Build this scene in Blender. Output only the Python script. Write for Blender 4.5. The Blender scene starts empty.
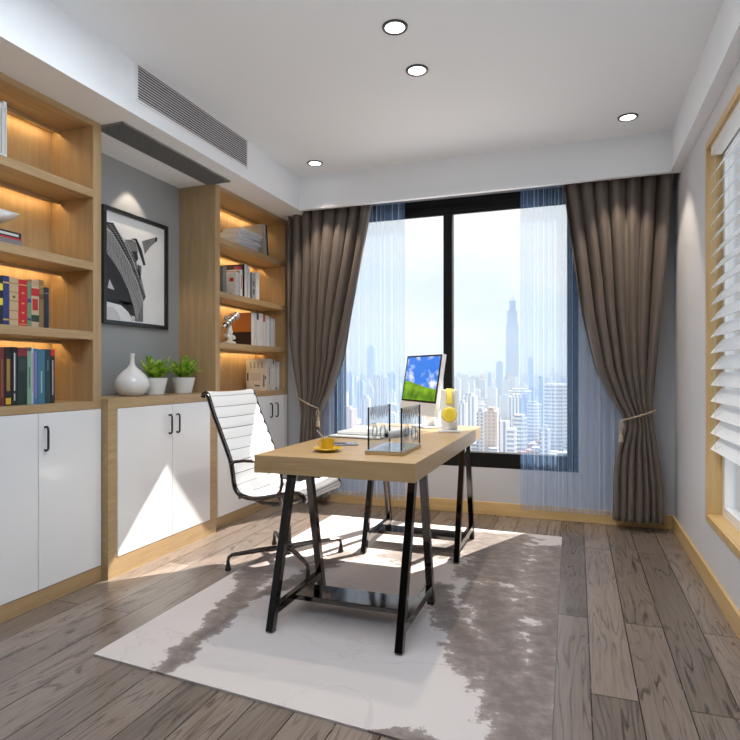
import bpy, bmesh, math, random
from mathutils import Vector, Matrix
import numpy as np

# ------------------------------------------------------------------ camera, world, sun, exposure
S = bpy.context.scene
C = S.collection
PI = math.pi
F_PX = 579.0
YAW = math.atan(207/579.0)
cam = bpy.data.cameras.new('camera'); cam.sensor_width = 36.0; cam.lens = F_PX/740*36.0
cam.shift_y = 2/740.0; cam.clip_start = 0.05; cam.clip_end = 20000
co = bpy.data.objects.new('camera', cam); C.objects.link(co)
co.location = (0, 0, 1.1); co.rotation_euler = (PI/2, 0, YAW)
S.camera = co

EXPOSURE = 0.32
SKY = 0.90
HAZE = 0.00045
SUN = 12.5
CEILING_FILL = 22.0
UPLIGHT = 32.0
S.view_settings.view_transform = 'Standard'; S.view_settings.look = 'None'
S.view_settings.gamma = 1; S.view_settings.use_curve_mapping = False
S.view_settings.exposure = EXPOSURE

w = bpy.data.worlds.new('sky'); S.world = w; w.use_nodes = True
nt = w.node_tree; nt.nodes.clear()
o_ = nt.nodes.new('ShaderNodeOutputWorld'); bg = nt.nodes.new('ShaderNodeBackground')
tc = nt.nodes.new('ShaderNodeTexCoord'); nz = nt.nodes.new('ShaderNodeTexNoise')
mp = nt.nodes.new('ShaderNodeMapping'); mp.inputs['Scale'].default_value = (1.5, 1.5, 4)
nz.inputs['Scale'].default_value = 2.2; nz.inputs['Detail'].default_value = 6
rp = nt.nodes.new('ShaderNodeValToRGB')
rp.color_ramp.elements[0].position = .38; rp.color_ramp.elements[0].color = (.74, .84, .90, 1)
rp.color_ramp.elements[1].position = .62; rp.color_ramp.elements[1].color = (.93, .95, .96, 1)
nt.links.new(tc.outputs['Generated'], mp.inputs[0]); nt.links.new(mp.outputs[0], nz.inputs['Vector'])
nt.links.new(nz.outputs['Fac'], rp.inputs[0]); nt.links.new(rp.outputs[0], bg.inputs[0])
bg.inputs[1].default_value = SKY; nt.links.new(bg.outputs[0], o_.inputs[0])

sl = bpy.data.lights.new('sun', 'SUN'); sl.energy = SUN; sl.angle = math.radians(.5); sl.color = (1, .93, .82)
so = bpy.data.objects.new('sun', sl); C.objects.link(so); so.location = (10, 30, 40)
so.rotation_euler = Vector((-.48, -1, -1.05)).to_track_quat('-Z', 'Y').to_euler()

def area(name, loc, sx, sy, power, color, rot=(0, 0, 0)):
    l = bpy.data.lights.new(name, 'AREA'); l.shape = 'RECTANGLE'; l.size = sx; l.size_y = sy
    l.energy = power; l.color = color
    o = bpy.data.objects.new(name, l); C.objects.link(o); o.location = loc; o.rotation_euler = rot
    return o
# unseen overhead fill added above the view, placed from the desk's shadow
area('ceiling_fill_light', (-.85, 1.75, 2.665), 1.5, .45, CEILING_FILL, (.86, .94, 1))
# added unseen fill without a lamp body, aimed up to brighten the ceiling
area('fill_uplight', (-.5, .1, 1.9), 1.1, 1.1, UPLIGHT, (.84, .93, 1), (PI, 0, 0))

# ------------------------------------------------------------------ materials
def new_mat(name):
    m = bpy.data.materials.new(name); m.use_nodes = True
    return m, m.node_tree, m.node_tree.nodes['Principled BSDF']
def mat(name, col, rough=.5, metal=0, spec=.5, emit=None, es=0, coat=0, bump=0, bscale=200, var=0):
    m, t, b = new_mat(name)
    b.inputs['Base Color'].default_value = (*col, 1); b.inputs['Roughness'].default_value = rough
    b.inputs['Metallic'].default_value = metal; b.inputs['Specular IOR Level'].default_value = spec
    b.inputs['Coat Weight'].default_value = coat
    if emit: b.inputs['Emission Color'].default_value = (*emit, 1); b.inputs['Emission Strength'].default_value = es
    if bump or var:
        tc = t.nodes.new('ShaderNodeTexCoord'); n = t.nodes.new('ShaderNodeTexNoise')
        n.inputs['Scale'].default_value = bscale; n.inputs['Detail'].default_value = 4
        t.links.new(tc.outputs['Object'], n.inputs['Vector'])
        if bump:
            bp = t.nodes.new('ShaderNodeBump'); bp.inputs['Strength'].default_value = bump; bp.inputs['Distance'].default_value = .002
            t.links.new(n.outputs['Fac'], bp.inputs['Height']); t.links.new(bp.outputs[0], b.inputs['Normal'])
        if var:
            r = t.nodes.new('ShaderNodeValToRGB')
            r.color_ramp.elements[0].color = (*[c*(1-var) for c in col], 1); r.color_ramp.elements[1].color = (*[min(1, c*(1+var)) for c in col], 1)
            t.links.new(n.outputs['Fac'], r.inputs[0]); t.links.new(r.outputs[0], b.inputs['Base Color'])
    return m
def wood(name, c1, c2, axis='z', rough=.45, scale=1.0):
    m, t, b = new_mat(name)
    tc = t.nodes.new('ShaderNodeTexCoord'); mp = t.nodes.new('ShaderNodeMapping')
    s = [14*scale]*3; s['xyz'.index(axis)] = .9*scale
    mp.inputs['Scale'].default_value = s
    n1 = t.nodes.new('ShaderNodeTexNoise'); n1.inputs['Scale'].default_value = 2.5; n1.inputs['Detail'].default_value = 8; n1.inputs['Distortion'].default_value = .6
    n2 = t.nodes.new('ShaderNodeTexNoise'); n2.inputs['Scale'].default_value = 14; n2.inputs['Detail'].default_value = 3
    t.links.new(tc.outputs['Object'], mp.inputs[0]); t.links.new(mp.outputs[0], n1.inputs['Vector']); t.links.new(mp.outputs[0], n2.inputs['Vector'])
    mx = t.nodes.new('ShaderNodeMix'); mx.inputs[0].default_value = .35
    t.links.new(n1.outputs['Fac'], mx.inputs[2]); t.links.new(n2.outputs['Fac'], mx.inputs[3])
    r = t.nodes.new('ShaderNodeValToRGB'); r.color_ramp.elements[0].position = .33; r.color_ramp.elements[1].position = .67
    r.color_ramp.elements[0].color = (*c1, 1); r.color_ramp.elements[1].color = (*c2, 1)
    t.links.new(mx.outputs[0], r.inputs[0]); t.links.new(r.outputs[0], b.inputs['Base Color'])
    b.inputs['Roughness'].default_value = rough
    return m

OAK1, OAK2 = (.36, .235, .115), (.48, .335, .18)
M = {}
M['oak_z'] = wood('oak vertical grain', OAK1, OAK2, 'z')
M['oak_y'] = wood('oak long grain', OAK1, OAK2, 'y')
M['oak_x'] = wood('oak cross grain', OAK1, OAK2, 'x')
M['desk'] = wood('desk oak', (.39, .25, .12), (.50, .345, .18), 'x', .38)
M['trim'] = wood('honey oak trim', (.56, .36, .15), (.68, .47, .22), 'y', .4)
M['trimx'] = wood('honey oak trim across', (.56, .36, .15), (.68, .47, .22), 'x', .4)
M['trimz'] = wood('honey oak trim upright', (.56, .36, .15), (.68, .47, .22), 'z', .4)
M['door'] = mat('white satin lacquer', (.78, .79, .81), .22, coat=.2)
M['black'] = mat('black metal', (.012, .012, .014), .3, spec=.5)
M['frame_black'] = mat('black window frame', (.004, .004, .004), .5, spec=.2)
M['ceiling'] = mat('white ceiling paint', (.86, .885, .92), .7)
M['cornice'] = mat('white cornice paint', (.86, .885, .92), .55)
M['wall'] = mat('light grey wall paint', (.62, .62, .64), .75, bump=.05, bscale=300)
M['wall_front'] = mat('brown grey rear wall', (.06, .055, .05), .8)  # unseen wall, coloured dark to cut light from the camera's side
M['wall_back'] = mat('grey back wall paint', (.50, .50, .52), .75)
M['wall_niche'] = mat('mid grey niche paint', (.33, .34, .345), .8)
M['chrome'] = mat('black chrome', (.10, .09, .085), .10, 1)
M['chair_rail'] = mat('dark polished metal', (.13, .115, .11), .18, 1)
M['leather'] = mat('white leather', (.74, .75, .77), .38, bump=.25, bscale=260)
M['seam'] = mat('leather seam', (.10, .10, .11), .6)
M['white'] = mat('white gloss', (.82, .82, .82), .25)
M['ceramic'] = mat('white ceramic', (.80, .79, .79), .18, coat=.4)
M['paper'] = mat('paper', (.82, .82, .80), .8)
M['pages'] = mat('book pages', (.70, .66, .58), .9, bump=.3, bscale=500)
M['silver'] = mat('silver aluminium', (.80, .81, .83), .3, .15)
M['yellow'] = mat('yellow glaze', (.66, .40, .008), .3, coat=.3)
M['yellow_foam'] = mat('yellow plastic', (.85, .68, .09), .45)
M['led'] = mat('warm led strip', (1, .8, .5), .5, emit=(1, .73, .36), es=22)
M['lens'] = mat('lit downlight lens', (1, 1, 1), .5, emit=(1, .98, .95), es=5)
M['soil'] = mat('potting soil', (.05, .035, .02), .95, bump=.6)
M['rope'] = mat('beige rope', (.42, .33, .24), .8, bump=.6, bscale=150)
M['recess_shade'] = mat('painted recess shade', (.012, .012, .013), .9)  # near-black colour stands in for shade inside vents and the paper roll
M['vent_mesh'] = mat('grey vent mesh', (.24, .24, .24), .6)
M['slat'] = mat('white painted slat', (.83, .85, .88), .45)
M['cord'] = mat('pale cord', (.55, .55, .56), .7)

def leaf_mat():
    m, t, b = new_mat('bright green leaf')
    tc = t.nodes.new('ShaderNodeTexCoord'); n = t.nodes.new('ShaderNodeTexNoise'); n.inputs['Scale'].default_value = 22
    r = t.nodes.new('ShaderNodeValToRGB'); r.color_ramp.elements[0].position = .35; r.color_ramp.elements[1].position = .7
    r.color_ramp.elements[0].color = (.10, .27, .02, 1); r.color_ramp.elements[1].color = (.62, .85, .10, 1)
    t.links.new(tc.outputs['Object'], n.inputs['Vector']); t.links.new(n.outputs['Fac'], r.inputs[0]); t.links.new(r.outputs[0], b.inputs['Base Color'])
    b.inputs['Roughness'].default_value = .4
    tr = t.nodes.new('ShaderNodeBsdfTranslucent'); t.links.new(r.outputs[0], tr.inputs[0])
    mx = t.nodes.new('ShaderNodeMixShader'); mx.inputs[0].default_value = .35
    t.links.new(b.outputs[0], mx.inputs[1]); t.links.new(tr.outputs[0], mx.inputs[2])
    t.links.new(mx.outputs[0], t.nodes['Material Output'].inputs[0])
    return m
M['leaf'] = leaf_mat()

def glass_mat(name, tint=(1, 1, 1), refl=.06):
    m, t, b = new_mat(name); t.nodes.remove(b)
    tr = t.nodes.new('ShaderNodeBsdfTransparent'); tr.inputs[0].default_value = (*tint, 1)
    g = t.nodes.new('ShaderNodeBsdfGlossy'); g.inputs['Roughness'].default_value = .02
    fr = t.nodes.new('ShaderNodeLayerWeight'); fr.inputs[0].default_value = .03 if refl < .05 else .12
    fc = t.nodes.new('ShaderNodeMath'); fc.operation = 'MULTIPLY'; fc.inputs[1].default_value = .3; t.links.new(fr.outputs['Fresnel'], fc.inputs[0])
    mx = t.nodes.new('ShaderNodeMixShader')
    t.links.new(fc.outputs[0], mx.inputs[0]); t.links.new(tr.outputs[0], mx.inputs[1]); t.links.new(g.outputs[0], mx.inputs[2])
    t.links.new(mx.outputs[0], t.nodes['Material Output'].inputs[0])
    return m
M['glass'] = glass_mat('window glass', refl=.02)
M['glass_panel'] = glass_mat('clear panel glass', (.93, .95, .96), .06)

def floor_mat():
    m, t, b = new_mat('grey brown oak planks')
    L = t.links.new; N = t.nodes.new
    tc = N('ShaderNodeTexCoord'); mp = N('ShaderNodeMapping'); mp.inputs['Rotation'].default_value = (0, 0, PI/2)
    mp.inputs['Location'].default_value = (.37, .106, 0)
    br = N('ShaderNodeTexBrick'); br.offset = .37; br.offset_frequency = 2
    br.inputs['Scale'].default_value = 1; br.inputs['Brick Width'].default_value = 1.75; br.inputs['Row Height'].default_value = .151
    br.inputs['Mortar Size'].default_value = .0026; br.inputs['Mortar Smooth'].default_value = .3; br.inputs['Bias'].default_value = 0
    br.inputs['Color1'].default_value = (0, 0, 0, 1); br.inputs['Color2'].default_value = (1, 1, 1, 1); br.inputs['Mortar'].default_value = (.5, .5, .5, 1)
    L(tc.outputs['Object'], mp.inputs[0]); L(mp.outputs[0], br.inputs['Vector'])
    # per plank offset for the grain
    sc = N('ShaderNodeVectorMath'); sc.operation = 'MULTIPLY_ADD'; sc.inputs[1].default_value = (7.3, 3.1, 9.7)
    L(br.outputs['Color'], sc.inputs[0]); L(tc.outputs['Object'], sc.inputs[2])
    m2 = N('ShaderNodeMapping'); m2.inputs['Scale'].default_value = (10, .8, 1); L(sc.outputs[0], m2.inputs[0])
    wv = N('ShaderNodeTexNoise'); wv.inputs['Scale'].default_value = 1.0; wv.inputs['Detail'].default_value = 2
    L(m2.outputs[0], wv.inputs['Vector'])
    # contour rings of the noise = cathedral grain
    mu = N('ShaderNodeMath'); mu.operation = 'MULTIPLY'; mu.inputs[1].default_value = 30; L(wv.outputs['Fac'], mu.inputs[0])
    fr = N('ShaderNodeMath'); fr.operation = 'PINGPONG'; fr.inputs[1].default_value = 1; L(mu.outputs[0], fr.inputs[0])
    m3 = N('ShaderNodeMapping'); m3.inputs['Scale'].default_value = (120, 5, 1); L(sc.outputs[0], m3.inputs[0])
    fn = N('ShaderNodeTexNoise'); fn.inputs['Scale'].default_value = 1; fn.inputs['Detail'].default_value = 4; L(m3.outputs[0], fn.inputs['Vector'])
    ln = N('ShaderNodeMapRange'); ln.inputs['From Min'].default_value = .0; ln.inputs['From Max'].default_value = .38; ln.interpolation_type = 'SMOOTHSTEP'; L(fr.outputs[0], ln.inputs[0])
    mk = N('ShaderNodeTexNoise'); mk.inputs['Scale'].default_value = 2.3; L(sc.outputs[0], mk.inputs['Vector'])
    mkr = N('ShaderNodeMapRange'); mkr.inputs['From Min'].default_value = .40; mkr.inputs['From Max'].default_value = .62; mkr.inputs['To Min'].default_value = .75; mkr.inputs['To Max'].default_value = .15; L(mk.outputs['Fac'], mkr.inputs[0])
    # lines fade in and out along a board
    lw = N('ShaderNodeMix'); L(mkr.outputs[0], lw.inputs[0]); lw.inputs[2].default_value = 1; L(ln.outputs[0], lw.inputs[3])
    mx = N('ShaderNodeMix'); mx.inputs[0].default_value = .42; L(lw.outputs[0], mx.inputs[2]); L(fn.outputs['Fac'], mx.inputs[3])
    r = N('ShaderNodeValToRGB'); r.color_ramp.elements[0].position = .28; r.color_ramp.elements[1].position = .84
    r.color_ramp.elements[0].color = (.040, .029, .024, 1); r.color_ramp.elements[1].color = (.215, .172, .146, 1)
    L(mx.outputs[0], r.inputs[0])
    hs = N('ShaderNodeHueSaturation'); L(r.outputs[0], hs.inputs['Color'])
    mr = N('ShaderNodeMapRange'); mr.inputs['To Min'].default_value = .75; mr.inputs['To Max'].default_value = 1.3
    L(br.outputs['Color'], mr.inputs[0]); L(mr.outputs[0], hs.inputs['Value'])
    mo = N('ShaderNodeMix'); mo.data_type = 'RGBA'; L(br.outputs['Fac'], mo.inputs[0]); L(hs.outputs[0], mo.inputs[6]); mo.inputs[7].default_value = (.03, .022, .018, 1)
    L(mo.outputs[2], b.inputs['Base Color'])
    rr = N('ShaderNodeMapRange'); rr.inputs['To Min'].default_value = .34; rr.inputs['To Max'].default_value = .20; L(mx.outputs[0], rr.inputs[0]); L(rr.outputs[0], b.inputs['Roughness'])
    bp = N('ShaderNodeBump'); bp.inputs['Strength'].default_value = .25; bp.inputs['Distance'].default_value = .002; L(mx.outputs[0], bp.inputs['Height']); L(bp.outputs[0], b.inputs['Normal'])
    return m
M['floor'] = floor_mat()

def rug_mat():
    m, t, b = new_mat('distressed pale rug')
    L = t.links.new; N = t.nodes.new
    tc = N('ShaderNodeTexCoord')
    # soft warp so that no stroke is straight
    wp = N('ShaderNodeTexNoise'); wp.inputs['Scale'].default_value = 3.2; wp.inputs['Detail'].default_value = 4; L(tc.outputs['Object'], wp.inputs['Vector'])
    wm = N('ShaderNodeVectorMath'); wm.operation = 'MULTIPLY_ADD'; wm.inputs[1].default_value = (.22, .22, 0); wm.inputs[2].default_value = (0, 0, 0)
    L(wp.outputs['Color'], wm.inputs[0]); L(tc.outputs['Object'], wm.inputs[2])
    def stroke(x0, y0, x1, y1, w0, w1):
        # falls from 1 on the segment to 0 at its half width
        dx, dy = x1-x0, y1-y0; ln = math.hypot(dx, dy); ux, uy = dx/ln, dy/ln
        m_ = N('ShaderNodeVectorMath'); m_.operation = 'SUBTRACT'; m_.inputs[1].default_value = (x0+.11, y0+.11, 0); L(wm.outputs[0], m_.inputs[0])
        da = N('ShaderNodeVectorMath'); da.operation = 'DOT_PRODUCT'; da.inputs[1].default_value = (ux, uy, 0); L(m_.outputs[0], da.inputs[0])
        dn = N('ShaderNodeVectorMath'); dn.operation = 'DOT_PRODUCT'; dn.inputs[1].default_value = (-uy, ux, 0); L(m_.outputs[0], dn.inputs[0])
        ab_ = N('ShaderNodeMath'); ab_.operation = 'ABSOLUTE'; L(dn.outputs['Value'], ab_.inputs[0])
        wd = N('ShaderNodeMapRange'); wd.inputs['From Max'].default_value = ln; wd.inputs['To Min'].default_value = w0; wd.inputs['To Max'].default_value = w1; L(da.outputs['Value'], wd.inputs[0])
        q = N('ShaderNodeMath'); q.operation = 'DIVIDE'; L(ab_.outputs[0], q.inputs[0]); L(wd.outputs[0], q.inputs[1])
        iv = N('ShaderNodeMapRange'); iv.inputs['From Min'].default_value = .3; iv.inputs['From Max'].default_value = 1.7; iv.inputs['To Min'].default_value = 1; iv.inputs['To Max'].default_value = 0; L(q.outputs[0], iv.inputs[0])
        c0 = N('ShaderNodeMapRange'); c0.inputs['From Min'].default_value = -.12; c0.inputs['From Max'].default_value = .02; L(da.outputs['Value'], c0.inputs[0])
        c1 = N('ShaderNodeMapRange'); c1.inputs['From Min'].default_value = ln-.02; c1.inputs['From Max'].default_value = ln+.12; c1.inputs['To Min'].default_value = 1; c1.inputs['To Max'].default_value = 0; L(da.outputs['Value'], c1.inputs[0])
        p1 = N('ShaderNodeMath'); p1.operation = 'MULTIPLY'; L(iv.outputs[0], p1.inputs[0]); L(c0.outputs[0], p1.inputs[1])
        p2 = N('ShaderNodeMath'); p2.operation = 'MULTIPLY'; L(p1.outputs[0], p2.inputs[0]); L(c1.outputs[0], p2.inputs[1])
        return p2
    # rug local coordinates: x to the right, y to the window
    ST = [(-.50, -1.12, -.66, -.20, .050, .075), (-.66, -.20, -1.0, .45, .09, .16), (.50, .12, .82, -1.3, .13, .11), (.52, .2, .42, 1.1, .20, .26),
          (.80, -1.2, .86, .2, .07, .10), (.14, -1.22, .50, -1.20, .02, .05), (.25, .05, .60, -.75, .08, .09), (-.55, -.45, -.35, .35, .03, .10), (.80, -.2, .86, .9, .2, .2), (-.1, .35, .3, .9, .14, .16)]
    acc = None
    for q in ST:
        k_ = stroke(*q)
        if acc is None: acc = k_
        else:
            mxx = N('ShaderNodeMath'); mxx.operation = 'MAXIMUM'; L(acc.outputs[0], mxx.inputs[0]); L(k_.outputs[0], mxx.inputs[1]); acc = mxx
    m2 = N('ShaderNodeMapping'); m2.inputs['Rotation'].default_value = (0, 0, math.radians(60)); m2.inputs['Scale'].default_value = (1, 1.3, 1); L(tc.outputs['Object'], m2.inputs[0])
    n2 = N('ShaderNodeTexNoise'); n2.inputs['Scale'].default_value = 13; n2.inputs['Detail'].default_value = 9; n2.inputs['Roughness'].default_value = .72; L(m2.outputs[0], n2.inputs['Vector'])
    s = N('ShaderNodeMath'); s.operation = 'MULTIPLY_ADD'; s.inputs[1].default_value = .45; L(acc.outputs[0], s.inputs[0]); L(n2.outputs['Fac'], s.inputs[2])
    r = N('ShaderNodeValToRGB'); e = r.color_ramp.elements
    e[0].position = .71; e[0].color = (.56, .515, .51, 1); e[1].position = .765; e[1].color = (.27, .23, .215, 1)
    x = e.new(1.0); x.color = (.17, .14, .13, 1)
    L(s.outputs[0], r.inputs[0])
    # thin dark veins
    n3 = N('ShaderNodeTexNoise'); n3.inputs['Scale'].default_value = 1.6; n3.inputs['Detail'].default_value = 5; n3.inputs['Distortion'].default_value = .5; L(tc.outputs['Object'], n3.inputs['Vector'])
    c = N('ShaderNodeMath'); c.operation = 'SUBTRACT'; c.inputs[1].default_value = .5; L(n3.outputs['Fac'], c.inputs[0])
    ab = N('ShaderNodeMath'); ab.operation = 'ABSOLUTE'; L(c.outputs[0], ab.inputs[0])
    lr = N('ShaderNodeMapRange'); lr.inputs['From Min'].default_value = 0; lr.inputs['From Max'].default_value = .008; lr.inputs['To Min'].default_value = .3; lr.inputs['To Max'].default_value = 0; L(ab.outputs[0], lr.inputs[0])
    mm = N('ShaderNodeMath'); mm.operation = 'MULTIPLY'; L(lr.outputs[0], mm.inputs[0]); L(n2.outputs['Fac'], mm.inputs[1])
    mo = N('ShaderNodeMix'); mo.data_type = 'RGBA'; L(mm.outputs[0], mo.inputs[0]); L(r.outputs[0], mo.inputs[6]); mo.inputs[7].default_value = (.16, .15, .15, 1)
    L(mo.outputs[2], b.inputs['Base Color']); b.inputs['Roughness'].default_value = .85
    f = N('ShaderNodeTexNoise'); f.inputs['Scale'].default_value = 350; L(tc.outputs['Object'], f.inputs['Vector'])
    bp = N('ShaderNodeBump'); bp.inputs['Strength'].default_value = .3; bp.inputs['Distance'].default_value = .003; L(f.outputs['Fac'], bp.inputs['Height']); L(bp.outputs[0], b.inputs['Normal'])
    return m
M['rug'] = rug_mat()

def curtain_mat():
    m, t, b = new_mat('taupe satin curtain')
    b.inputs['Base Color'].default_value = (.115, .091, .077, 1); b.inputs['Roughness'].default_value = .5
    b.inputs['Sheen Weight'].default_value = .4; b.inputs['Sheen Roughness'].default_value = .4
    b.inputs['Sheen Tint'].default_value = (.8, .7, .6, 1)
    return m
M['curtain'] = curtain_mat()

def sheer_mat():
    m, t, b = new_mat('blue sheer voile with white threads'); t.nodes.remove(b)
    L = t.links.new; N = t.nodes.new
    tc = N('ShaderNodeTexCoord'); mp = N('ShaderNodeMapping'); mp.inputs['Scale'].default_value = (1, 0, 0); L(tc.outputs['Object'], mp.inputs[0])
    n = N('ShaderNodeTexNoise'); n.inputs['Scale'].default_value = 75; n.inputs['Detail'].default_value = 3; L(mp.outputs[0], n.inputs['Vector'])
    r = N('ShaderNodeValToRGB'); r.color_ramp.elements[0].position = .54; r.color_ramp.elements[1].position = .60
    r.color_ramp.elements[0].color = (0, 0, 0, 1); r.color_ramp.elements[1].color = (1, 1, 1, 1); L(n.outputs['Fac'], r.inputs[0])
    col = N('ShaderNodeMix'); col.data_type = 'RGBA'; L(r.outputs[0], col.inputs[0]); col.inputs[6].default_value = (.28, .49, .86, 1); col.inputs[7].default_value = (.80, .88, .98, 1)
    fac = N('ShaderNodeMapRange'); L(r.outputs[0], fac.inputs[0]); fac.inputs['To Min'].default_value = .30; fac.inputs['To Max'].default_value = .46
    d = N('ShaderNodeBsdfDiffuse'); tl = N('ShaderNodeBsdfTranslucent'); L(col.outputs[2], d.inputs[0]); L(col.outputs[2], tl.inputs[0])
    m1 = N('ShaderNodeMixShader'); m1.inputs[0].default_value = .22; L(d.outputs[0], m1.inputs[1]); L(tl.outputs[0], m1.inputs[2])
    tr = N('ShaderNodeBsdfTransparent'); m2 = N('ShaderNodeMixShader'); L(fac.outputs[0], m2.inputs[0]); L(tr.outputs[0], m2.inputs[1]); L(m1.outputs[0], m2.inputs[2])
    L(m2.outputs[0], t.nodes['Material Output'].inputs[0])
    return m
M['sheer'] = sheer_mat()

def screen_mat():
    # a plain green hill under a blue sky with soft clouds; the panel gives off its own light
    m, t, b = new_mat('lit desktop wallpaper')
    L = t.links.new; N = t.nodes.new
    tc = N('ShaderNodeTexCoord'); sp = N('ShaderNodeSeparateXYZ'); L(tc.outputs['Generated'], sp.inputs[0])
    # screen local: Generated Y across, Z up
    s = N('ShaderNodeMath'); s.operation = 'MULTIPLY_ADD'; s.inputs[1].default_value = 2.6; s.inputs[2].default_value = 2.0; L(sp.outputs['Y'], s.inputs[0])
    sn = N('ShaderNodeMath'); sn.operation = 'SINE'; L(s.outputs[0], sn.inputs[0])
    h = N('ShaderNodeMath'); h.operation = 'MULTIPLY_ADD'; h.inputs[1].default_value = .09; h.inputs[2].default_value = .36; L(sn.outputs[0], h.inputs[0])
    cmp_ = N('ShaderNodeMath'); cmp_.operation = 'GREATER_THAN'; L(sp.outputs['Z'], cmp_.inputs[0]); L(h.outputs[0], cmp_.inputs[1])
    nz = N('ShaderNodeTexNoise'); nz.inputs['Scale'].default_value = 4.2; nz.inputs['Detail'].default_value = 6; L(tc.outputs['Generated'], nz.inputs['Vector'])
    cr = N('ShaderNodeValToRGB'); cr.color_ramp.elements[0].position = .50; cr.color_ramp.elements[1].position = .68
    cr.color_ramp.elements[0].color = (.03, .19, .72, 1); cr.color_ramp.elements[1].color = (.85, .90, 1, 1); L(nz.outputs['Fac'], cr.inputs[0])
    n2 = N('ShaderNodeTexNoise'); n2.inputs['Scale'].default_value = 5; L(tc.outputs['Generated'], n2.inputs['Vector'])
    gr = N('ShaderNodeValToRGB'); gr.color_ramp.elements[0].position = .3; gr.color_ramp.elements[1].position = .75
    gr.color_ramp.elements[0].color = (.03, .13, .005, 1); gr.color_ramp.elements[1].color = (.22, .48, .02, 1); L(n2.outputs['Fac'], gr.inputs[0])
    mx = N('ShaderNodeMix'); mx.data_type = 'RGBA'; L(cmp_.outputs[0], mx.inputs[0]); L(gr.outputs[0], mx.inputs[6]); L(cr.outputs[0], mx.inputs[7])
    b.inputs['Base Color'].default_value = (.01, .01, .01, 1); b.inputs['Roughness'].default_value = .15
    L(mx.outputs[2], b.inputs['Emission Color']); b.inputs['Emission Strength'].default_value = .95
    return m
M['screen'] = screen_mat()

def facade_mat(name, wall, glassc, fx=.28, fz=.28, wx=.55, wz=.5, rough=.5):
    m, t, b = new_mat(name)
    L = t.links.new; N = t.nodes.new
    tc = N('ShaderNodeTexCoord'); sp = N('ShaderNodeSeparateXYZ'); L(tc.outputs['Object'], sp.inputs[0])
    ad = N('ShaderNodeMath'); ad.operation = 'ADD'; L(sp.outputs['X'], ad.inputs[0]); L(sp.outputs['Y'], ad.inputs[1])
    def band(src, f, wd):
        a = N('ShaderNodeMath'); a.operation = 'MULTIPLY'; a.inputs[1].default_value = f; L(src, a.inputs[0])
        c = N('ShaderNodeMath'); c.operation = 'FRACT'; L(a.outputs[0], c.inputs[0])
        d = N('ShaderNodeMath'); d.operation = 'LESS_THAN'; d.inputs[1].default_value = wd; L(c.outputs[0], d.inputs[0]); return d
    bx_ = band(ad.outputs[0], fx, wx); bz_ = band(sp.outputs['Z'], fz, wz)
    mu = N('ShaderNodeMath'); mu.operation = 'MULTIPLY'; L(bx_.outputs[0], mu.inputs[0]); L(bz_.outputs[0], mu.inputs[1])
    mx = N('ShaderNodeMix'); mx.data_type = 'RGBA'; L(mu.outputs[0], mx.inputs[0]); mx.inputs[6].default_value = (*wall, 1); mx.inputs[7].default_value = (*glassc, 1)
    L(mx.outputs[2], b.inputs['Base Color']); b.inputs['Roughness'].default_value = rough
    return m
FAC = [facade_mat('pale concrete facade', (.62, .66, .72), (.22, .30, .42), .22, .26, .5, .55),
       facade_mat('white facade with ribbons', (.72, .75, .80), (.30, .38, .50), .02, .24, .97, .45),
       facade_mat('blue glass facade', (.42, .54, .72), (.26, .40, .62), .14, .22, .8, .8, .7),
       facade_mat('warm stone facade', (.62, .50, .46), (.36, .32, .36), .22, .26, .45, .5),
       facade_mat('ribbed white facade', (.74, .76, .80), (.28, .34, .46), .20, .01, .42, .98)]
M['city_ground'] = mat('city ground', (.42, .41, .42), .9, var=.35, bscale=.02)
M['roof_red'] = mat('red brown roofs', (.45, .26, .20), .8)
M['tree'] = mat('tree foliage', (.10, .20, .06), .9, var=.5, bscale=.3)

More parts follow.
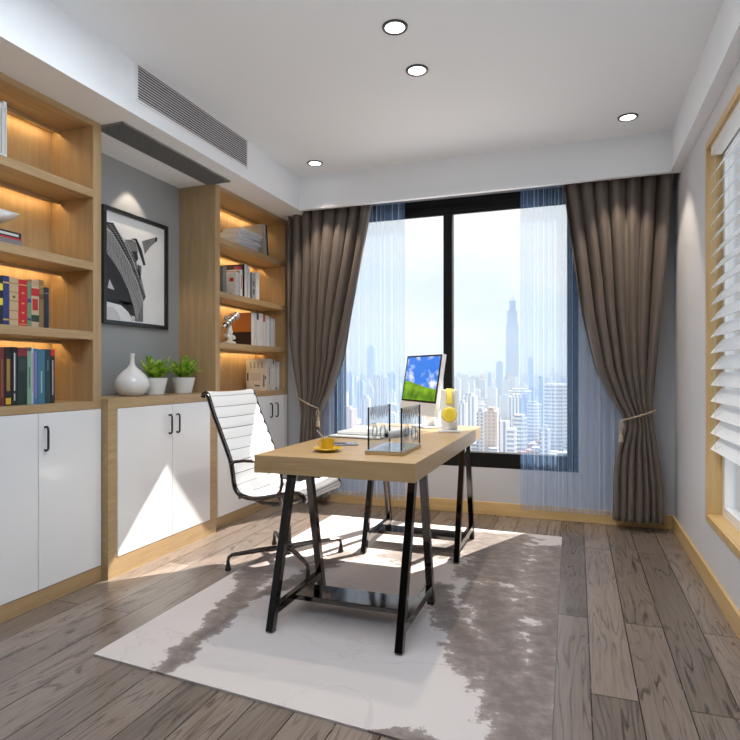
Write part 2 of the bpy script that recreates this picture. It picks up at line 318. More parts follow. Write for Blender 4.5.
# ------------------------------------------------------------------ mesh helpers
class MB:
    def __init__(s): s.bm = bmesh.new()
    def add(s, vs, fs):
        v = [s.bm.verts.new(p) for p in vs]
        for f in fs:
            try: s.bm.faces.new([v[i] for i in f])
            except ValueError: pass
        return v
    def box(s, x0, x1, y0, y1, z0, z1, bev=0, mtx=None):
        vs = [(x, y, z) for x in (x0, x1) for y in (y0, y1) for z in (z0, z1)]
        if mtx is not None: vs = [mtx @ Vector(p) for p in vs]
        fs = [(0, 1, 3, 2), (4, 6, 7, 5), (0, 4, 5, 1), (2, 3, 7, 6), (0, 2, 6, 4), (1, 5, 7, 3)]
        v = s.add(vs, fs)
        if bev:
            es = {e for q in v for e in q.link_edges}
            bmesh.ops.bevel(s.bm, geom=list(es), offset=bev, segments=2, affect='EDGES', profile=.5)
        return s
    def beam(s, a, b, w, d, up=(0, 0, 1), bev=0):
        a, b = Vector(a), Vector(b); z = (b-a); L = z.length; z.normalize()
        x = Vector(up).cross(z)
        if x.length < 1e-4: x = Vector((1, 0, 0))
        x.normalize(); y = z.cross(x)
        m = Matrix((x, y, z)).transposed().to_4x4(); m.translation = a
        return s.box(-w/2, w/2, -d/2, d/2, 0, L, bev, m)
    def tube(s, path, r, seg=10, closed=False, rz=None):
        P = [Vector(p) for p in path]; n = len(P); rings = []
        R = r if isinstance(r, (list, tuple)) else [r]*n
        prev = None
        for i, p in enumerate(P):
            if closed: t = P[(i+1) % n]-P[i-1]
            else: t = P[min(i+1, n-1)]-P[max(i-1, 0)]
            t.normalize()
            if prev is None:
                a = Vector((0, 0, 1)) if abs(t.z) < .9 else Vector((1, 0, 0)); u = t.cross(a).normalized()
            else:
                u = (prev-t*prev.dot(t)); u = u.normalized() if u.length > 1e-6 else prev
            prev = u; v = t.cross(u)
            rings.append([s.bm.verts.new(p+(u*math.cos(2*PI*k/seg)+v*math.sin(2*PI*k/seg))*R[i]) for k in range(seg)])
        m = n if closed else n-1
        for i in range(m):
            A, B = rings[i], rings[(i+1) % n]
            for k in range(seg): s.bm.faces.new([A[k], A[(k+1) % seg], B[(k+1) % seg], B[k]])
        if not closed:
            s.bm.faces.new(rings[0][::-1]); s.bm.faces.new(rings[-1])
        return s
    def lathe(s, prof, c=(0, 0, 0), seg=40, axis='z', shear=(0, 0)):
        c = Vector(c); rings = []
        for r, z in prof:
            ring = []
            for k in range(seg):
                a = 2*PI*k/seg; x, y = r*math.cos(a), r*math.sin(a)
                p = Vector((x+shear[0]*z, y+shear[1]*z, z)) if axis == 'z' else (Vector((z, x, y)) if axis == 'x' else Vector((x, z, y)))
                ring.append(s.bm.verts.new(c+p))
            rings.append(ring)
        for A, B in zip(rings, rings[1:]):
            for k in range(seg): s.bm.faces.new([A[k], A[(k+1) % seg], B[(k+1) % seg], B[k]])
        s.bm.faces.new(rings[0][::-1]); s.bm.faces.new(rings[-1])
        return s
    def prism(s, poly, axis, a, b):
        def P(u, v, t): return {'x': (t, u, v), 'y': (u, t, v), 'z': (u, v, t)}[axis]
        n = len(poly); vs = [P(u, v, a) for u, v in poly]+[P(u, v, b) for u, v in poly]
        s.add(vs, [tuple(range(n))[::-1], tuple(range(n, 2*n))]+[(i, (i+1) % n, n+(i+1) % n, n+i) for i in range(n)])
        return s
    def grid(s, pts):
        V = [[s.bm.verts.new(p) for p in row] for row in pts]
        for i in range(len(V)-1):
            for j in range(len(V[0])-1): s.bm.faces.new([V[i][j], V[i][j+1], V[i+1][j+1], V[i+1][j]])
        return s
    def build(s, name, m, parent=None, smooth=False, loc=None, rot=None, solid=0, angle=35):
        bmesh.ops.recalc_face_normals(s.bm, faces=s.bm.faces)
        me = bpy.data.meshes.new(name); s.bm.to_mesh(me); s.bm.free()
        me.materials.append(m)
        if smooth:
            me.shade_smooth(); me.set_sharp_from_angle(angle=math.radians(angle))
        o = bpy.data.objects.new(name, me); C.objects.link(o)
        if parent: o.parent = parent
        if loc: o.location = loc
        if rot: o.rotation_euler = rot
        if solid:
            md = o.modifiers.new('thickness', 'SOLIDIFY'); md.thickness = solid; md.offset = 0
        return o
def B(x0, x1, y0, y1, z0, z1, bev=0): return MB().box(x0, x1, y0, y1, z0, z1, bev)
def tag(o, label=None, cat=None, group=None, kind=None):
    if label: o['label'] = label
    if cat: o['category'] = cat
    if group: o['group'] = group
    if kind: o['kind'] = kind
    return o
def empty(name, loc, label, cat, group=None, rz=0):
    o = bpy.data.objects.new(name, None); C.objects.link(o); o.location = loc; o.rotation_euler = (0, 0, rz)
    o.empty_display_size = .1
    return tag(o, label, cat, group)
def struct(o): o['kind'] = 'structure'; return o
def copy_tree(o, parent=None):
    c = o.copy(); C.objects.link(c)
    if parent: c.parent = parent
    for ch in list(o.children): copy_tree(ch, c)
    return c

# ------------------------------------------------------------------ room shell
XL, XR, YB, YF = -2.68, .641, 4.524, -1.9
ZC, ZS = 2.69, 2.413
struct(B(XL-.1, XR+.1, YF-.1, YB+.12, -.08, 0).build('floor', M['floor']))
struct(B(XL-.1, XR+.1, YF-.1, YB+.12, ZC, ZC+.1).build('ceiling', M['ceiling']))
struct(B(XL-.1, XL, YF-.1, YB+.12, 0, ZC).build('wall_left', M['wall_niche']))
struct(B(XL, XR, YF-.1, YF, 0, ZC).build('wall_front', M['wall_front']))
WX0, WX1, WZ0, WZ1 = -1.94, .01, .36, 2.47
bw = MB()
bw.box(XL, WX0, YB, YB+.12, 0, ZC).box(WX1, XR, YB, YB+.12, 0, ZC).box(WX0, WX1, YB, YB+.12, 0, WZ0).box(WX0, WX1, YB, YB+.12, WZ1, ZC)
struct(bw.build('wall_back', M['wall_back']))
RY0, RY1, RZ0, RZ1 = 1.55, 3.40, .365, 2.25
rw = MB()
rw.box(XR, XR+.1, YF-.1, RY0, 0, ZC).box(XR, XR+.1, RY1, YB+.12, 0, ZC).box(XR, XR+.1, RY0, RY1, 0, RZ0).box(XR, XR+.1, RY0, RY1, RZ1, ZC)
struct(rw.build('wall_right', M['wall']))
# added wall outside, placed to block the sun from the right window
struct(B(XR+.1, 3.6, YB-.0, YB+.12, -3, 6).build('wall_sun_block', M['wall']))
# dropped soffit on the left, curtain pelmet at the back, cornice on the right
sf = MB(); sf.box(XL, -2.135, YF, YB, ZS, ZC)
sf.box(-2.135, -2.123, YF, 4.246, ZS, ZS+.042)
struct(sf.build('trim_1', M['cornice']))
pb = MB(); pb.box(-2.135, XR, 4.246, 4.275, ZS, ZC).box(-2.123, .585, 4.234, 4.246, ZS, ZS+.042)
struct(pb.build('trim_2', M['cornice']))
cr = MB(); cr.box(.590, XR, YF, 4.246, ZS, ZC).box(.578, .590, YF, 4.246, ZS, ZS+.042)
struct(cr.build('trim_3', M['cornice']))
struct(B(XR-.016, XR, YF, YB-.016, 0, .098, .003).build('baseboard_right', M['trim']))
struct(B(-2.37, XR, YB-.016, YB, 0, .098, .003).build('baseboard_back', M['trimx']))

# main window
def window_main():
    r = bpy.data.objects.new('window_1', None); C.objects.link(r); struct(r); r.location = (WX0, YB, WZ0)
    W, H = WX1-WX0, WZ1-WZ0; g = MB()
    b0, t0, s0 = .115, .11, .08
    g.box(0, W, 0, .08, 0, b0, .004).box(0, W, 0, .08, H-t0, H, .004).box(0, s0, 0, .08, b0, H-t0, .004).box(W-s0, W, 0, .08, b0, H-t0, .004)
    g.box(W/2-.035, W/2+.035, 0, .08, b0, H-t0, .004)
    g.box(s0, W-s0, .01, .03, H-t0-.012, H-t0).box(0, W, -.008, 0, H-.055, H)
    g.build('window_frame', M['frame_black'], r)
    B(s0, W/2-.035, .045, .051, b0, H-t0).build('window_pane', M['glass'], r)
    B(W/2+.035, W-s0, .045, .051, b0, H-t0).build('window_pane', M['glass'], r)
window_main()
# right window with oak casing
def window_side():
    r = bpy.data.objects.new('window_2', None); C.objects.link(r); struct(r); r.location = (XR, RY0, RZ0)
    W, H = RY1-RY0, RZ1-RZ0; c = MB()
    c.box(-.012, .06, -.03, 0, -.035, H+.035).box(-.012, .06, W, W+.022, -.035, H+.035).box(-.012, .06, 0, W, H, H+.035).box(-.012, .06, 0, W, -.035, 0)
    c.box(0, .10, W-.002, W+.002, 0, H).box(0, .10, -.002, .002, 0, H).box(0, .10, 0, W, H-.002, H+.002).box(0, .10, 0, W, -.002, .002)
    c.build('casing', M['trimz'], r)
    f = MB(); f.box(.06, .10, 0, .05, 0, H).box(.06, .10, W-.05, W, 0, H).box(.06, .10, .05, W-.05, H-.05, H).box(.06, .10, .05, W-.05, 0, .05).box(.06, .10, W/2-.03, W/2+.03, .05, H-.05)
    f.build('window_frame', M['white'], r)
    B(.078, .084, .05, W/2-.03, .05, H-.05).build('window_pane', M['glass'], r)
    B(.078, .084, W/2+.03, W-.05, .05, H-.05).build('window_pane', M['glass'], r)
window_side()

# ------------------------------------------------------------------ blind
def blind():
    r = empty('slatted_blind', (XR+.026, (RY0+RY1)/2, .72), 'white wide-slatted horizontal blind hanging in the oak-framed right window', 'blind')
    hw = (RY1-RY0)/2-.03; n = 19; sp = .0815; H = 2.25-.72
    s = MB(); tilt = math.radians(54); sw = .084
    for k in range(n):
        z = .02+k*sp
        if z > H-.05: break
        m = Matrix.Translation((0, 0, z)) @ Matrix.Rotation(-tilt, 4, 'Y')
        s.box(-sw/2, sw/2, -hw, hw, -.0015, .0015, 0, m)
    s.build('slats', M['slat'], r)
    B(-.022, .025, -hw, hw, H-.045, H).build('head_rail', M['white'], r)
    for y in (hw-.13, .0, -hw+.13):
        c = MB(); c.tube([(-.03, y, .0), (-.03, y, H-.03)], .0011, 5).tube([(.03, y, .0), (.03, y, H-.03)], .0011, 5)
        for k in range(n):
            z = .02+k*sp
            if z < H-.05: c.tube([(-.03, y, z-.02), (.03, y, z+.02)], .0009, 4)
        c.build('ladder_cord', M['cord'], r)
blind()

# ------------------------------------------------------------------ downlights
def downlight(first=[None], loc=None, label=''):
    if first[0] is None:
        r = empty('downlight', loc, label, 'ceiling light', 'recessed downlights')
        MB().lathe([(.046, 0), (.046, -.006), (.052, -.008), (.058, -.006), (.060, 0)], seg=36).build('trim_ring', mat('dark bronze ring', (.05, .05, .05), .35, .3), r, True)
        MB().lathe([(.001, -.003), (.046, -.003), (.046, -.0005), (.001, -.0005)], seg=36).build('lens', M['lens'], r, True)
        first[0] = r
    else:
        r = copy_tree(first[0]); r.location = loc; r['label'] = label
    l = bpy.data.lights.new('downlight_beam', 'SPOT'); l.energy = 34; l.spot_size = math.radians(90); l.spot_blend = .3; l.color = (1, .86, .7); l.shadow_soft_size = .035
    o = bpy.data.objects.new('downlight_beam', l); C.objects.link(o); o.location = (loc[0], loc[1], loc[2]-.015)
    if loc[1] > 3.9: o.rotation_euler = (math.radians(7), 0, 0); l.spot_size = math.radians(72)
    return r
downlight(loc=(-.79, 2.551, ZC), label='round recessed downlight with dark ring, nearest and largest on the ceiling')
downlight(loc=(-.793, 2.954, ZC), label='round recessed downlight just behind the largest one, middle of the ceiling')
downlight(loc=(.299, 3.941, ZC), label='round recessed downlight in front of the right curtain')
downlight(loc=(-1.877, 4.007, ZC), label='round recessed downlight at the back left in front of the left curtain')

# picture light over the niche
l = bpy.data.lights.new('picture_beam', 'SPOT'); l.energy = 9; l.spot_size = math.radians(75); l.spot_blend = .35; l.color = (1, .82, .66); l.shadow_soft_size = .01
o = bpy.data.objects.new('picture_beam', l); C.objects.link(o); o.location = (-2.56, 2.95, 2.40)

# ------------------------------------------------------------------ air vents
def vents():
    r = empty('air_vent', (-2.135, 2.93, 2.595), 'long white-framed air vent with horizontal slats on the soffit face', 'vent')
    hy, hz = .535, .10
    B(.001, .003, -hy+.012, hy-.012, -hz+.012, hz-.012).build('backing', M['recess_shade'], r)  # flat black sheet paints the shade behind the slats
    f = MB(); f.box(0, .006, -hy, hy, hz-.012, hz).box(0, .006, -hy, hy, -hz, -hz+.012).box(0, .006, -hy, -hy+.012, -hz+.012, hz-.012).box(0, .006, hy-.012, hy, -hz+.012, hz-.012)
    f.build('vent_frame', M['white'], r)
    s = MB(); n = 12
    for k in range(n):
        z = -hz+.014+(k+.5)*(2*hz-.028)/n
        s.box(.003, .0055, -hy+.014, hy-.014, z-.0030, z+.0030)
    s.build('slats', mat('grey vent slat', (.55, .56, .58), .5), r)
    r = empty('air_return_grille', (-2.335, 2.92, ZS), 'dark honeycomb air return grille under the soffit above the niche', 'vent')
    hx, hy = .095, .50
    B(-hx+.006, hx-.006, -hy+.006, hy-.006, -.003, -.001).build('backing', M['recess_shade'], r)  # black sheet paints the shade above the grille
    f = MB(); f.box(-hx, hx, -hy, -hy+.006, -.010, 0).box(-hx, hx, hy-.006, hy, -.010, 0).box(-hx, -hx+.006, -hy, hy, -.010, 0).box(hx-.006, hx, -hy, hy, -.010, 0)
    f.build('vent_frame', M['vent_mesh'], r)
    s = MB(); st = .022
    k = -hy-2*hx
    while k < hy:
        for sg in (1, -1):
            pts = []
            for t in (0, 1):
                x = -hx+2*hx*t; y = k+2*hx*t if sg > 0 else -(k+2*hx*t)
                pts.append([x, y])
            (xa, ya), (xb, yb) = pts
            # clip in y
            def cl(x, y, x2, y2):
                yy = max(-hy, min(hy, y)); 
                return (x+(x2-x)*(yy-y)/(y2-y), yy) if abs(y2-y) > 1e-9 else (x, y)
            A = cl(xa, ya, xb, yb); Bp = cl(xb, yb, xa, ya)
            if abs(A[1]-Bp[1]) > .004: s.beam((A[0], A[1], -.006), (Bp[0], Bp[1], -.006), .0035, .004)
        k += st
    s.build('mesh_grid', M['vent_mesh'], r)
vents()

# ------------------------------------------------------------------ bookcases and cabinets
XC, XBK = -2.375, -2.665
SHZ = [1.31, 1.672, 2.052]     # shelf tops
def bookcase(y0, y1, label):
    r = empty('bookcase', ((XC+XL)/2, (y0+y1)/2, .947), label, 'bookcase', 'oak bookcases either side of the niche')
    ox, oy, oz = r.location
    def p(x0, x1, a, b, z0, z1, name, m, bev=.0015): return B(x0-ox, x1-ox, a-oy, b-oy, z0-oz, z1-oz, bev).build(name, m, r)
    p(XBK, XC, y0, y0+.055, .947, ZS, 'side_panel', M['oak_z']); p(XBK, XC, y1-.055, y1, .947, ZS, 'side_panel', M['oak_z'])
    p(XBK, XC, y0+.055, y1-.055, ZS-.03, ZS, 'top_panel', M['oak_y'])
    p(XL, XBK, y0, y1, .947, ZS, 'back_panel', M['oak_z'], 0)
    for z in SHZ: p(XBK, XC, y0+.055, y1-.055, z-.042, z, 'shelf', M['oak_y'])
    for z in [s-.042 for s in SHZ]+[ZS-.03]:
        p(XBK+.045, XBK+.056, y0+.075, y1-.075, z-.004, z-.001, 'led_strip', M['led'], 0)
        p(XBK+.068, XBK+.071, y0+.056, y1-.056, z-.018, z, 'led_lip', M['oak_y'], 0)
bookcase(.88, 2.411, 'near oak bookcase beside the camera, holding old leather books, warm lit shelves')
bookcase(3.44, 4.52, 'far oak bookcase next to the window, holding a telescope and magazines')

def handle(y, z0, z1, parent, off):
    h = MB(); x = XC+.002
    pts = [(0, z0+.004), (.014, z0), (.022, z0+.006), (.024, z0+.014), (.024, z1-.014), (.022, z1-.006), (.014, z1), (0, z1-.004)]
    P = [(x+a-off[0], y-off[1], z-off[2]) for a, z in pts]
    for a, b in zip(P, P[1:]): h.beam(a, b, .009, .006, (0, 1, 0))
    h.build('handle', M['black'], parent)
def cabinet(y0, y1, doors, handles, label, xf=XC, z_top=.947, door_z=(.078, .905), left_margin=0, right_margin=0, kick=True):
    r = empty('base_cabinet', ((xf+XL)/2, (y0+y1)/2, 0), label, 'cabinet', 'base cabinets along the left wall')
    ox, oy, oz = r.location; off = (ox, oy, oz)
    body = MB()
    body.box(XBK-ox, xf-.012-ox, y0-oy, y1-oy, 0, z_top)
    if kick:
        body.box(xf-.012-ox, xf-ox, y0-oy, y1-oy, 0, door_z[0]-.003); body.box(xf-.012-ox, xf-ox, y0-oy, y1-oy, door_z[1]+.003, z_top)
        if left_margin: body.box(xf-.012-ox, xf-ox, y0-oy, y0+left_margin-.002-oy, door_z[0]-.003, door_z[1]+.003)
        if right_margin: body.box(xf-.012-ox, xf-ox, y1-right_margin+.002-oy, y1-oy, door_z[0]-.003, door_z[1]+.003)
    body.build('cabinet_body', M['oak_y'], r)
    for (a, b), h in zip(doors, handles):
        d = B(xf-.012-ox, xf+.003-ox, a+.0015-oy, b-.0015-oy, door_z[0], door_z[1], .0012).build('door', M['door'], r)
        if h: 
            xo = (ox-(xf-XC)-.002, oy, 0); handle(h, .728, .842, d, xo)
cabinet(.88, 2.411, [(.882, 1.264), (1.264, 1.646), (1.646, 2.028), (2.028, 2.409)], [.915, 1.297, 1.679, 2.06],
        'near white-fronted oak base cabinet under the near bookcase')
cabinet(2.412, 3.385, [(2.475, 2.885+.04), (2.925, 3.312)], [2.890, 2.962],
        'protruding middle base cabinet under the picture, two white doors in an oak surround', xf=-2.33, z_top=.957, door_z=(.105, .903), left_margin=.063, right_margin=.073)
cabinet(3.386, 4.52, [(3.46, 3.85), (3.85, 4.24), (4.24, 4.50)], [None, 4.195, 4.29],
        'far white-fronted oak base cabinet beside the window behind the office chair', left_margin=.074, right_margin=.02)

# ------------------------------------------------------------------ books
_bm = {}
def cmat(col, rough=.5):
    k = (*[round(c, 3) for c in col], rough)
    if k not in _bm: _bm[k] = mat('cover', col, rough)
    return _bm[k]
def book(y0, y1, z0, h, depth, col, label, group, xs=-2.42, bands=(), lean=0, cover_art=(), rough=.45, name='book'):
    """spine faces the room (+x); bands = (z fraction low, high, colour, y inset fraction)"""
    t = y1-y0
    r = empty(name, (xs, (y0+y1)/2, z0), label, 'book', group)
    if lean: r.rotation_euler = (lean, 0, 0)
    c = MB(); k = min(.003, t*.15)
    c.box(-depth, 0, -t/2, -t/2+k, 0, h).box(-depth, 0, t/2-k, t/2, 0, h).box(-.003, 0, -t/2+k, t/2-k, 0, h)
    c.build('cover', cmat(col, rough), r)
    B(-depth+.004, -.004, -t/2+k, t/2-k, .003, h-.004).build('pages', M['pages'], r)
    for bnd in bands:
        a, b, bc = bnd[:3]; ins = bnd[3] if len(bnd) > 3 else 0
        B(0, .0006, -t/2+ins*t, t/2-ins*t, h*a, h*b).build('spine_band', cmat(bc), r)
    for (xa, xb, a, b, bc) in cover_art:   # on the -y cover, fractions from the spine
        B(-depth*xb, -depth*xa, -t/2-.0006, -t/2, h*a, h*b).build('cover_print', cmat(bc), r)
    return r
GOLD = (.55, .38, .10)
yl = lambda p: 1.874+.0048*p+7.5e-6*p*p
G3 = 'old leather books on the third shelf up'
def row(items, z, group, yf, xs=-2.42):
    for (a, b, h, col, bands, lab) in items:
        book(yf(a)+.0005, yf(b)-.0005, z, h, .165, col, lab, group, xs=xs, bands=bands)
row([(-38, -28, .215, (.25, .04, .03), [(.8, .83, GOLD)], 'dark red old book at the left end of the leather book shelf'),
     (-28, -18, .22, (.05, .10, .05), [(.8, .83, GOLD)], 'dark green old book near the left end of the leather book shelf'),
     (-18, -8, .21, (.30, .2, .1), [(.8, .83, GOLD)], 'tan brown old book left of the black and yellow book'),
     (-8, 2.8, .22, (.012, .014, .02), [(.70, .84, (.75, .6, .04)), (.40, .54, (.75, .6, .04))], 'black old book with yellow spine patches on the upper leather book shelf'),
     (2.8, 9, .222, (.02, .035, .16), [(.1, .13, GOLD), (.85, .88, GOLD)], 'navy blue book between the yellow-patched and cream books'),
     (9.2, 18.3, .222, (.50, .36, .21), [(.12, .14, (.3, .18, .08)), (.3, .32, (.3, .18, .08)), (.5, .52, (.3, .18, .08)), (.68, .70, (.3, .18, .08)), (.86, .88, (.3, .18, .08)), (.57, .62, (.15, .07, .03), .35)], 'cream tan ribbed leather book left of the bright red one'),
     (18.4, 27, .216, (.50, .012, .02), [(.88, .90, GOLD), (.70, .73, GOLD, .35), (.48, .51, GOLD, .35), (.28, .31, GOLD, .35), (.1, .13, GOLD, .35), (.04, .055, GOLD)], 'bright red leather book with gold ornaments on its spine'),
     (27.1, 31, .208, (.14, .26, .16), [(.55, .64, (.03, .06, .18)), (.15, .2, (.03, .06, .18))], 'narrow pale green book beside the bright red one'),
     (31.1, 39, .226, (.50, .36, .24), [(.86, .98, (.45, .3, .18)), (.66, .82, (.45, .02, .02)), (.36, .60, (.45, .02, .02), .15), (.12, .26, (.02, .05, .03))], 'cream old book with red label and red diamond on its spine'),
     (39.1, 43.8, .23, (.24, .14, .06), [(.85, .87, GOLD), (.6, .7, (.12, .06, .03))], 'brown leather book next to the red diamond book'),
     (44.2, 49, .198, (.012, .018, .035), [(.85, .87, (.2, .22, .25))], 'short dark navy book at the right end of the leather book shelf')],
    1.311, G3, yl)
G4 = 'modern books on the lowest near shelf'
row([(-40, -30, .25, (.1, .12, .2), [], 'blue grey book at the far left of the lowest near shelf'),
     (-30, -18, .26, (.2, .18, .15), [], 'grey brown book left on the lowest near shelf'),
     (-18, -7, .255, (.02, .07, .09), [], 'dark teal book left of the maroon books on the lowest near shelf'),
     (-7, -1.2, .26, (.16, .03, .02), [], 'thin maroon book on the lowest near shelf'),
     (-1, 4.5, .262, (.13, .022, .018), [(.15, .8, (.28, .12, .06), .4)], 'dark maroon book with copper title on the lowest near shelf'),
     (4.7, 11.5, .264, (.012, .010, .010), [(.25, .8, (.35, .20, .04), .25), (.02, .13, (.65, .38, .03), .1)], 'black book with a gold foot and gold title on the lowest near shelf'),
     (11.7, 17, .266, (.008, .010, .014), [(.25, .9, (.65, .66, .66), .38), (.08, .2, (.5, .5, .5), .38)], 'black book with long white title on the lowest near shelf'),
     (17.2, 27, .262, (.012, .03, .03), [(.86, 1, (.22, .015, .03)), (.6, .82, (.03, .05, .05), .1)], 'wide dark green book with maroon top on the lowest near shelf'),
     (27.1, 31, .25, (.22, .38, .26), [(.3, .7, (.05, .15, .08), .35)], 'pale green slim book on the lowest near shelf'),
     (31.1, 33.5, .268, (.40, .50, .56), [(.2, .9, (.5, .1, .1), .4)], 'pale blue slim book on the lowest near shelf'),
     (33.6, 37.6, .262, (.05, .16, .42), [(.1, .95, (.55, .2, .2), .42)], 'bright blue book with a red line on its spine, lowest near shelf'),
     (37.8, 45, .26, (.05, .17, .24), [(.2, .6, (.35, .5, .55), .42)], 'teal blue book on the lowest near shelf'),
     (45.2, 50.6, .262, (.015, .045, .06), [(.6, .8, (.1, .2, .25), .4)], 'dark teal book left of the red-topped book on the lowest near shelf'),
     (50.9, 55, .262, (.02, .016, .016), [(.88, 1, (.55, .02, .02)), (.15, .8, (.5, .5, .5), .38)], 'black book with a red top and white title, right end of the lowest near shelf')],
    .948, G4, yl)
# top near shelf: upright magazines
GM = 'magazines standing on the top near shelf'
for (a, b, h, col, lab) in [(-12, -6, .25, (.5, .5, .5), 'grey magazine furthest left on the top near shelf'), (-5.8, -1, .245, (.2, .22, .25), 'dark grey magazine left of the white ones on the top near shelf'),
                            (-.8, 2.9, .25, (.62, .63, .64), 'pale grey magazine behind the last white magazine on the top near shelf'), (3.2, 6.6, .262, (.70, .71, .72), 'white magazine with printed spine at the right of the top near shelf')]:
    book(yl(a), yl(b), 2.053, h, .2, col, lab, GM, bands=[(.1, .9, (.15, .15, .16), .42)], name='magazine')
# second near shelf: ornament on a flat book
fb = empty('flat_book', (-2.5, 1.84, 1.7045), 'black book with white title lying flat directly under the silver ornament on the second shelf', 'book', 'flat books under the ornament')
B(-.10, .085, -.16, .135, 0, .034, .001).build('cover', cmat((.015, .015, .018)), fb)
B(.085, .086, -.1, .12, .014, .025).build('spine_band', cmat((.6, .6, .6)), fb); B(.085, .086, -.12, .13, 0, .007).build('spine_band', cmat((.5, .03, .04)), fb)
fb = empty('flat_book', (-2.5, 1.84, 1.6725), 'grey book lying flat, lower of the two books under the silver ornament', 'book', 'flat books under the ornament')
B(-.10, .085, -.17, .14, 0, .0315, .001).build('cover', cmat((.2, .19, .2)), fb)
def ornament():
    r = empty('leaf_shaped_bowl', (-2.47, 1.84, 1.742), 'silver leaf-shaped bowl standing on a flat black book', 'ornament')
    rows = []
    for i in range(25):
        t = -1+2*i/24; wd = .085*(1-t*t)**.75+.003; zc = .075+.022*abs(t)**2; yy = .165*t
        rows.append([(wd*math.cos(a), yy, zc-.055*(1-t*t)*math.sin(a)) for a in np.linspace(0, PI, 13)])
    MB().grid(rows).build('bowl', mat('hammered silver', (.80, .82, .84), .25, .35, bump=.6, bscale=60), r, True, solid=.004)
    MB().lathe([(.03, .0), (.028, .004), (.012, .008), (.012, .016), (.02, .022)], (0, 0, -.002)).build('foot', mat('silver foot', (.7, .7, .72), .2, 1), r, True)
ornament()

# far bookcase books
G1 = 'magazines lying in a stack on the top far shelf'
stackcol = [(.60, .60, .61), (.68, .68, .69), (.62, .63, .66), (.72, .72, .72), (.65, .65, .67), (.70, .70, .71)]
words = ['lowest', 'second from the bottom', 'third from the bottom', 'third from the top', 'second from the top', 'topmost']
random.seed(3)
for k in range(6):
    r = empty('magazine', (-2.50+random.uniform(-.01, .01), 3.93+k*.008, 2.0525+k*.0245), 'white magazine lying flat, %s of the stack on the top far shelf' % words[k], 'magazine', G1, random.uniform(-.08, .08))
    MB().box(-.075, .09, -.16, .15, 0, .024, .002).build('cover', cmat(stackcol[k], .35), r)
    MB().box(.0885, .0905, -.13, .13, .007, .017).build('spine_band', cmat((.50, .52, .58)), r)
GL = 'books leaning against the stack on the top far shelf'
book(4.175, 4.195, 2.054, .255, .17, (.42, .40, .36), 'tall grey-brown book leaning beside the stacked magazines on the top far shelf', GL, lean=.12)
book(4.205, 4.235, 2.054, .26, .17, (.45, .46, .47), 'silver grey book leaning second on the top far shelf', GL, lean=.12)
book(4.245, 4.262, 2.054, .262, .17, (.012, .012, .014), 'thin black book leaning last on the top far shelf', GL, lean=.12)
G2 = 'books standing on the second far shelf'
Z2 = 1.673
book(3.60, 3.645, Z2, .2, .17, (.2, .2, .2), 'grey book at the left end of the second far shelf', G2)
book(3.765, 3.80, Z2, .185, .18, (.66, .65, .63), 'short white book with red dot on its cover, second far shelf', G2, bands=[(.2, .8, (.5, .5, .5), .4)], cover_art=[(.1, .3, .6, .75, (.5, .02, .02)), (.2, .8, .0, .12, (.05, .05, .05))])
book(3.825, 3.86, Z2, .21, .18, (.74, .74, .73), 'white book with orange-red top edge beside the short white book, second far shelf', G2, bands=[(.3, .8, (.55, .05, .04), .35)], cover_art=[(.05, .95, .86, .96, (.6, .15, .03)), (.1, .3, .3, .7, (.5, .03, .03))])
book(3.885, 3.925, Z2, .262, .185, (.03, .018, .02), 'tall black-covered book in the middle of the second far shelf', G2, bands=[(0, 1, (.62, .62, .64), .05)], cover_art=[(.1, .5, .75, .95, (.4, .05, .1)), (.3, .7, .4, .6, (.25, .25, .25))])
book(3.935, 3.965, Z2, .255, .18, (.70, .70, .72), 'tall white book right of the black-covered one, second far shelf', G2, bands=[(.1, .9, (.3, .3, .32), .42)])
book(4.00, 4.045, Z2, .215, .18, (.35, .36, .38), 'grey patterned book near the right end of the second far shelf', G2, bands=[(.2, .4, (.1, .1, .1), .2), (.5, .7, (.15, .15, .15), .2)])
book(4.055, 4.085, Z2, .228, .18, (.66, .66, .68), 'pale grey book second from the right end, second far shelf', G2)
book(4.09, 4.108, Z2, .23, .18, (.78, .78, .78), 'white slim book at the right end of the second far shelf', G2)
G5 = 'books standing behind the telescope on the third far shelf'
Z3 = 1.311
book(3.985, 4.03, Z3, .255, .20, (.42, .14, .03), 'orange and dark brown covered book beside the telescope', G5, bands=[(0, 1, (.7, .7, .7), .05)], cover_art=[(0, 1, 0, .42, (.03, .012, .01))])
cols = [((.68, .68, .70), .26), ((.04, .05, .09), .268), ((.72, .72, .73), .262), ((.70, .70, .72), .262), ((.42, .03, .04), .258), ((.62, .63, .66), .258), ((.75, .75, .76), .255), ((.38, .44, .50), .25), ((.55, .60, .66), .245), ((.45, .50, .56), .24)]
labs = ['white book next to the orange-covered one', 'dark navy book among white ones', 'white slim book right of the navy one', 'second white slim book right of the navy one', 'red-topped book among white ones', 'pale grey book right of the red-topped one', 'white book left of the blue-grey ones', 'first blue-grey book', 'second blue-grey book', 'last blue-grey book at the right end']
for i, (c_, h) in enumerate(cols):
    a = 4.036+i*.0335
    red = i in (1, 4)
    book(a, a+.031, Z3, h, .18, c_, labs[i]+', third far shelf', G5, bands=[(0, .78, (.66, .66, .68))] if red else [(.2, .8, (.4, .4, .42), .42)])
G6 = 'catalogues on the lowest far shelf'
Z4 = .948
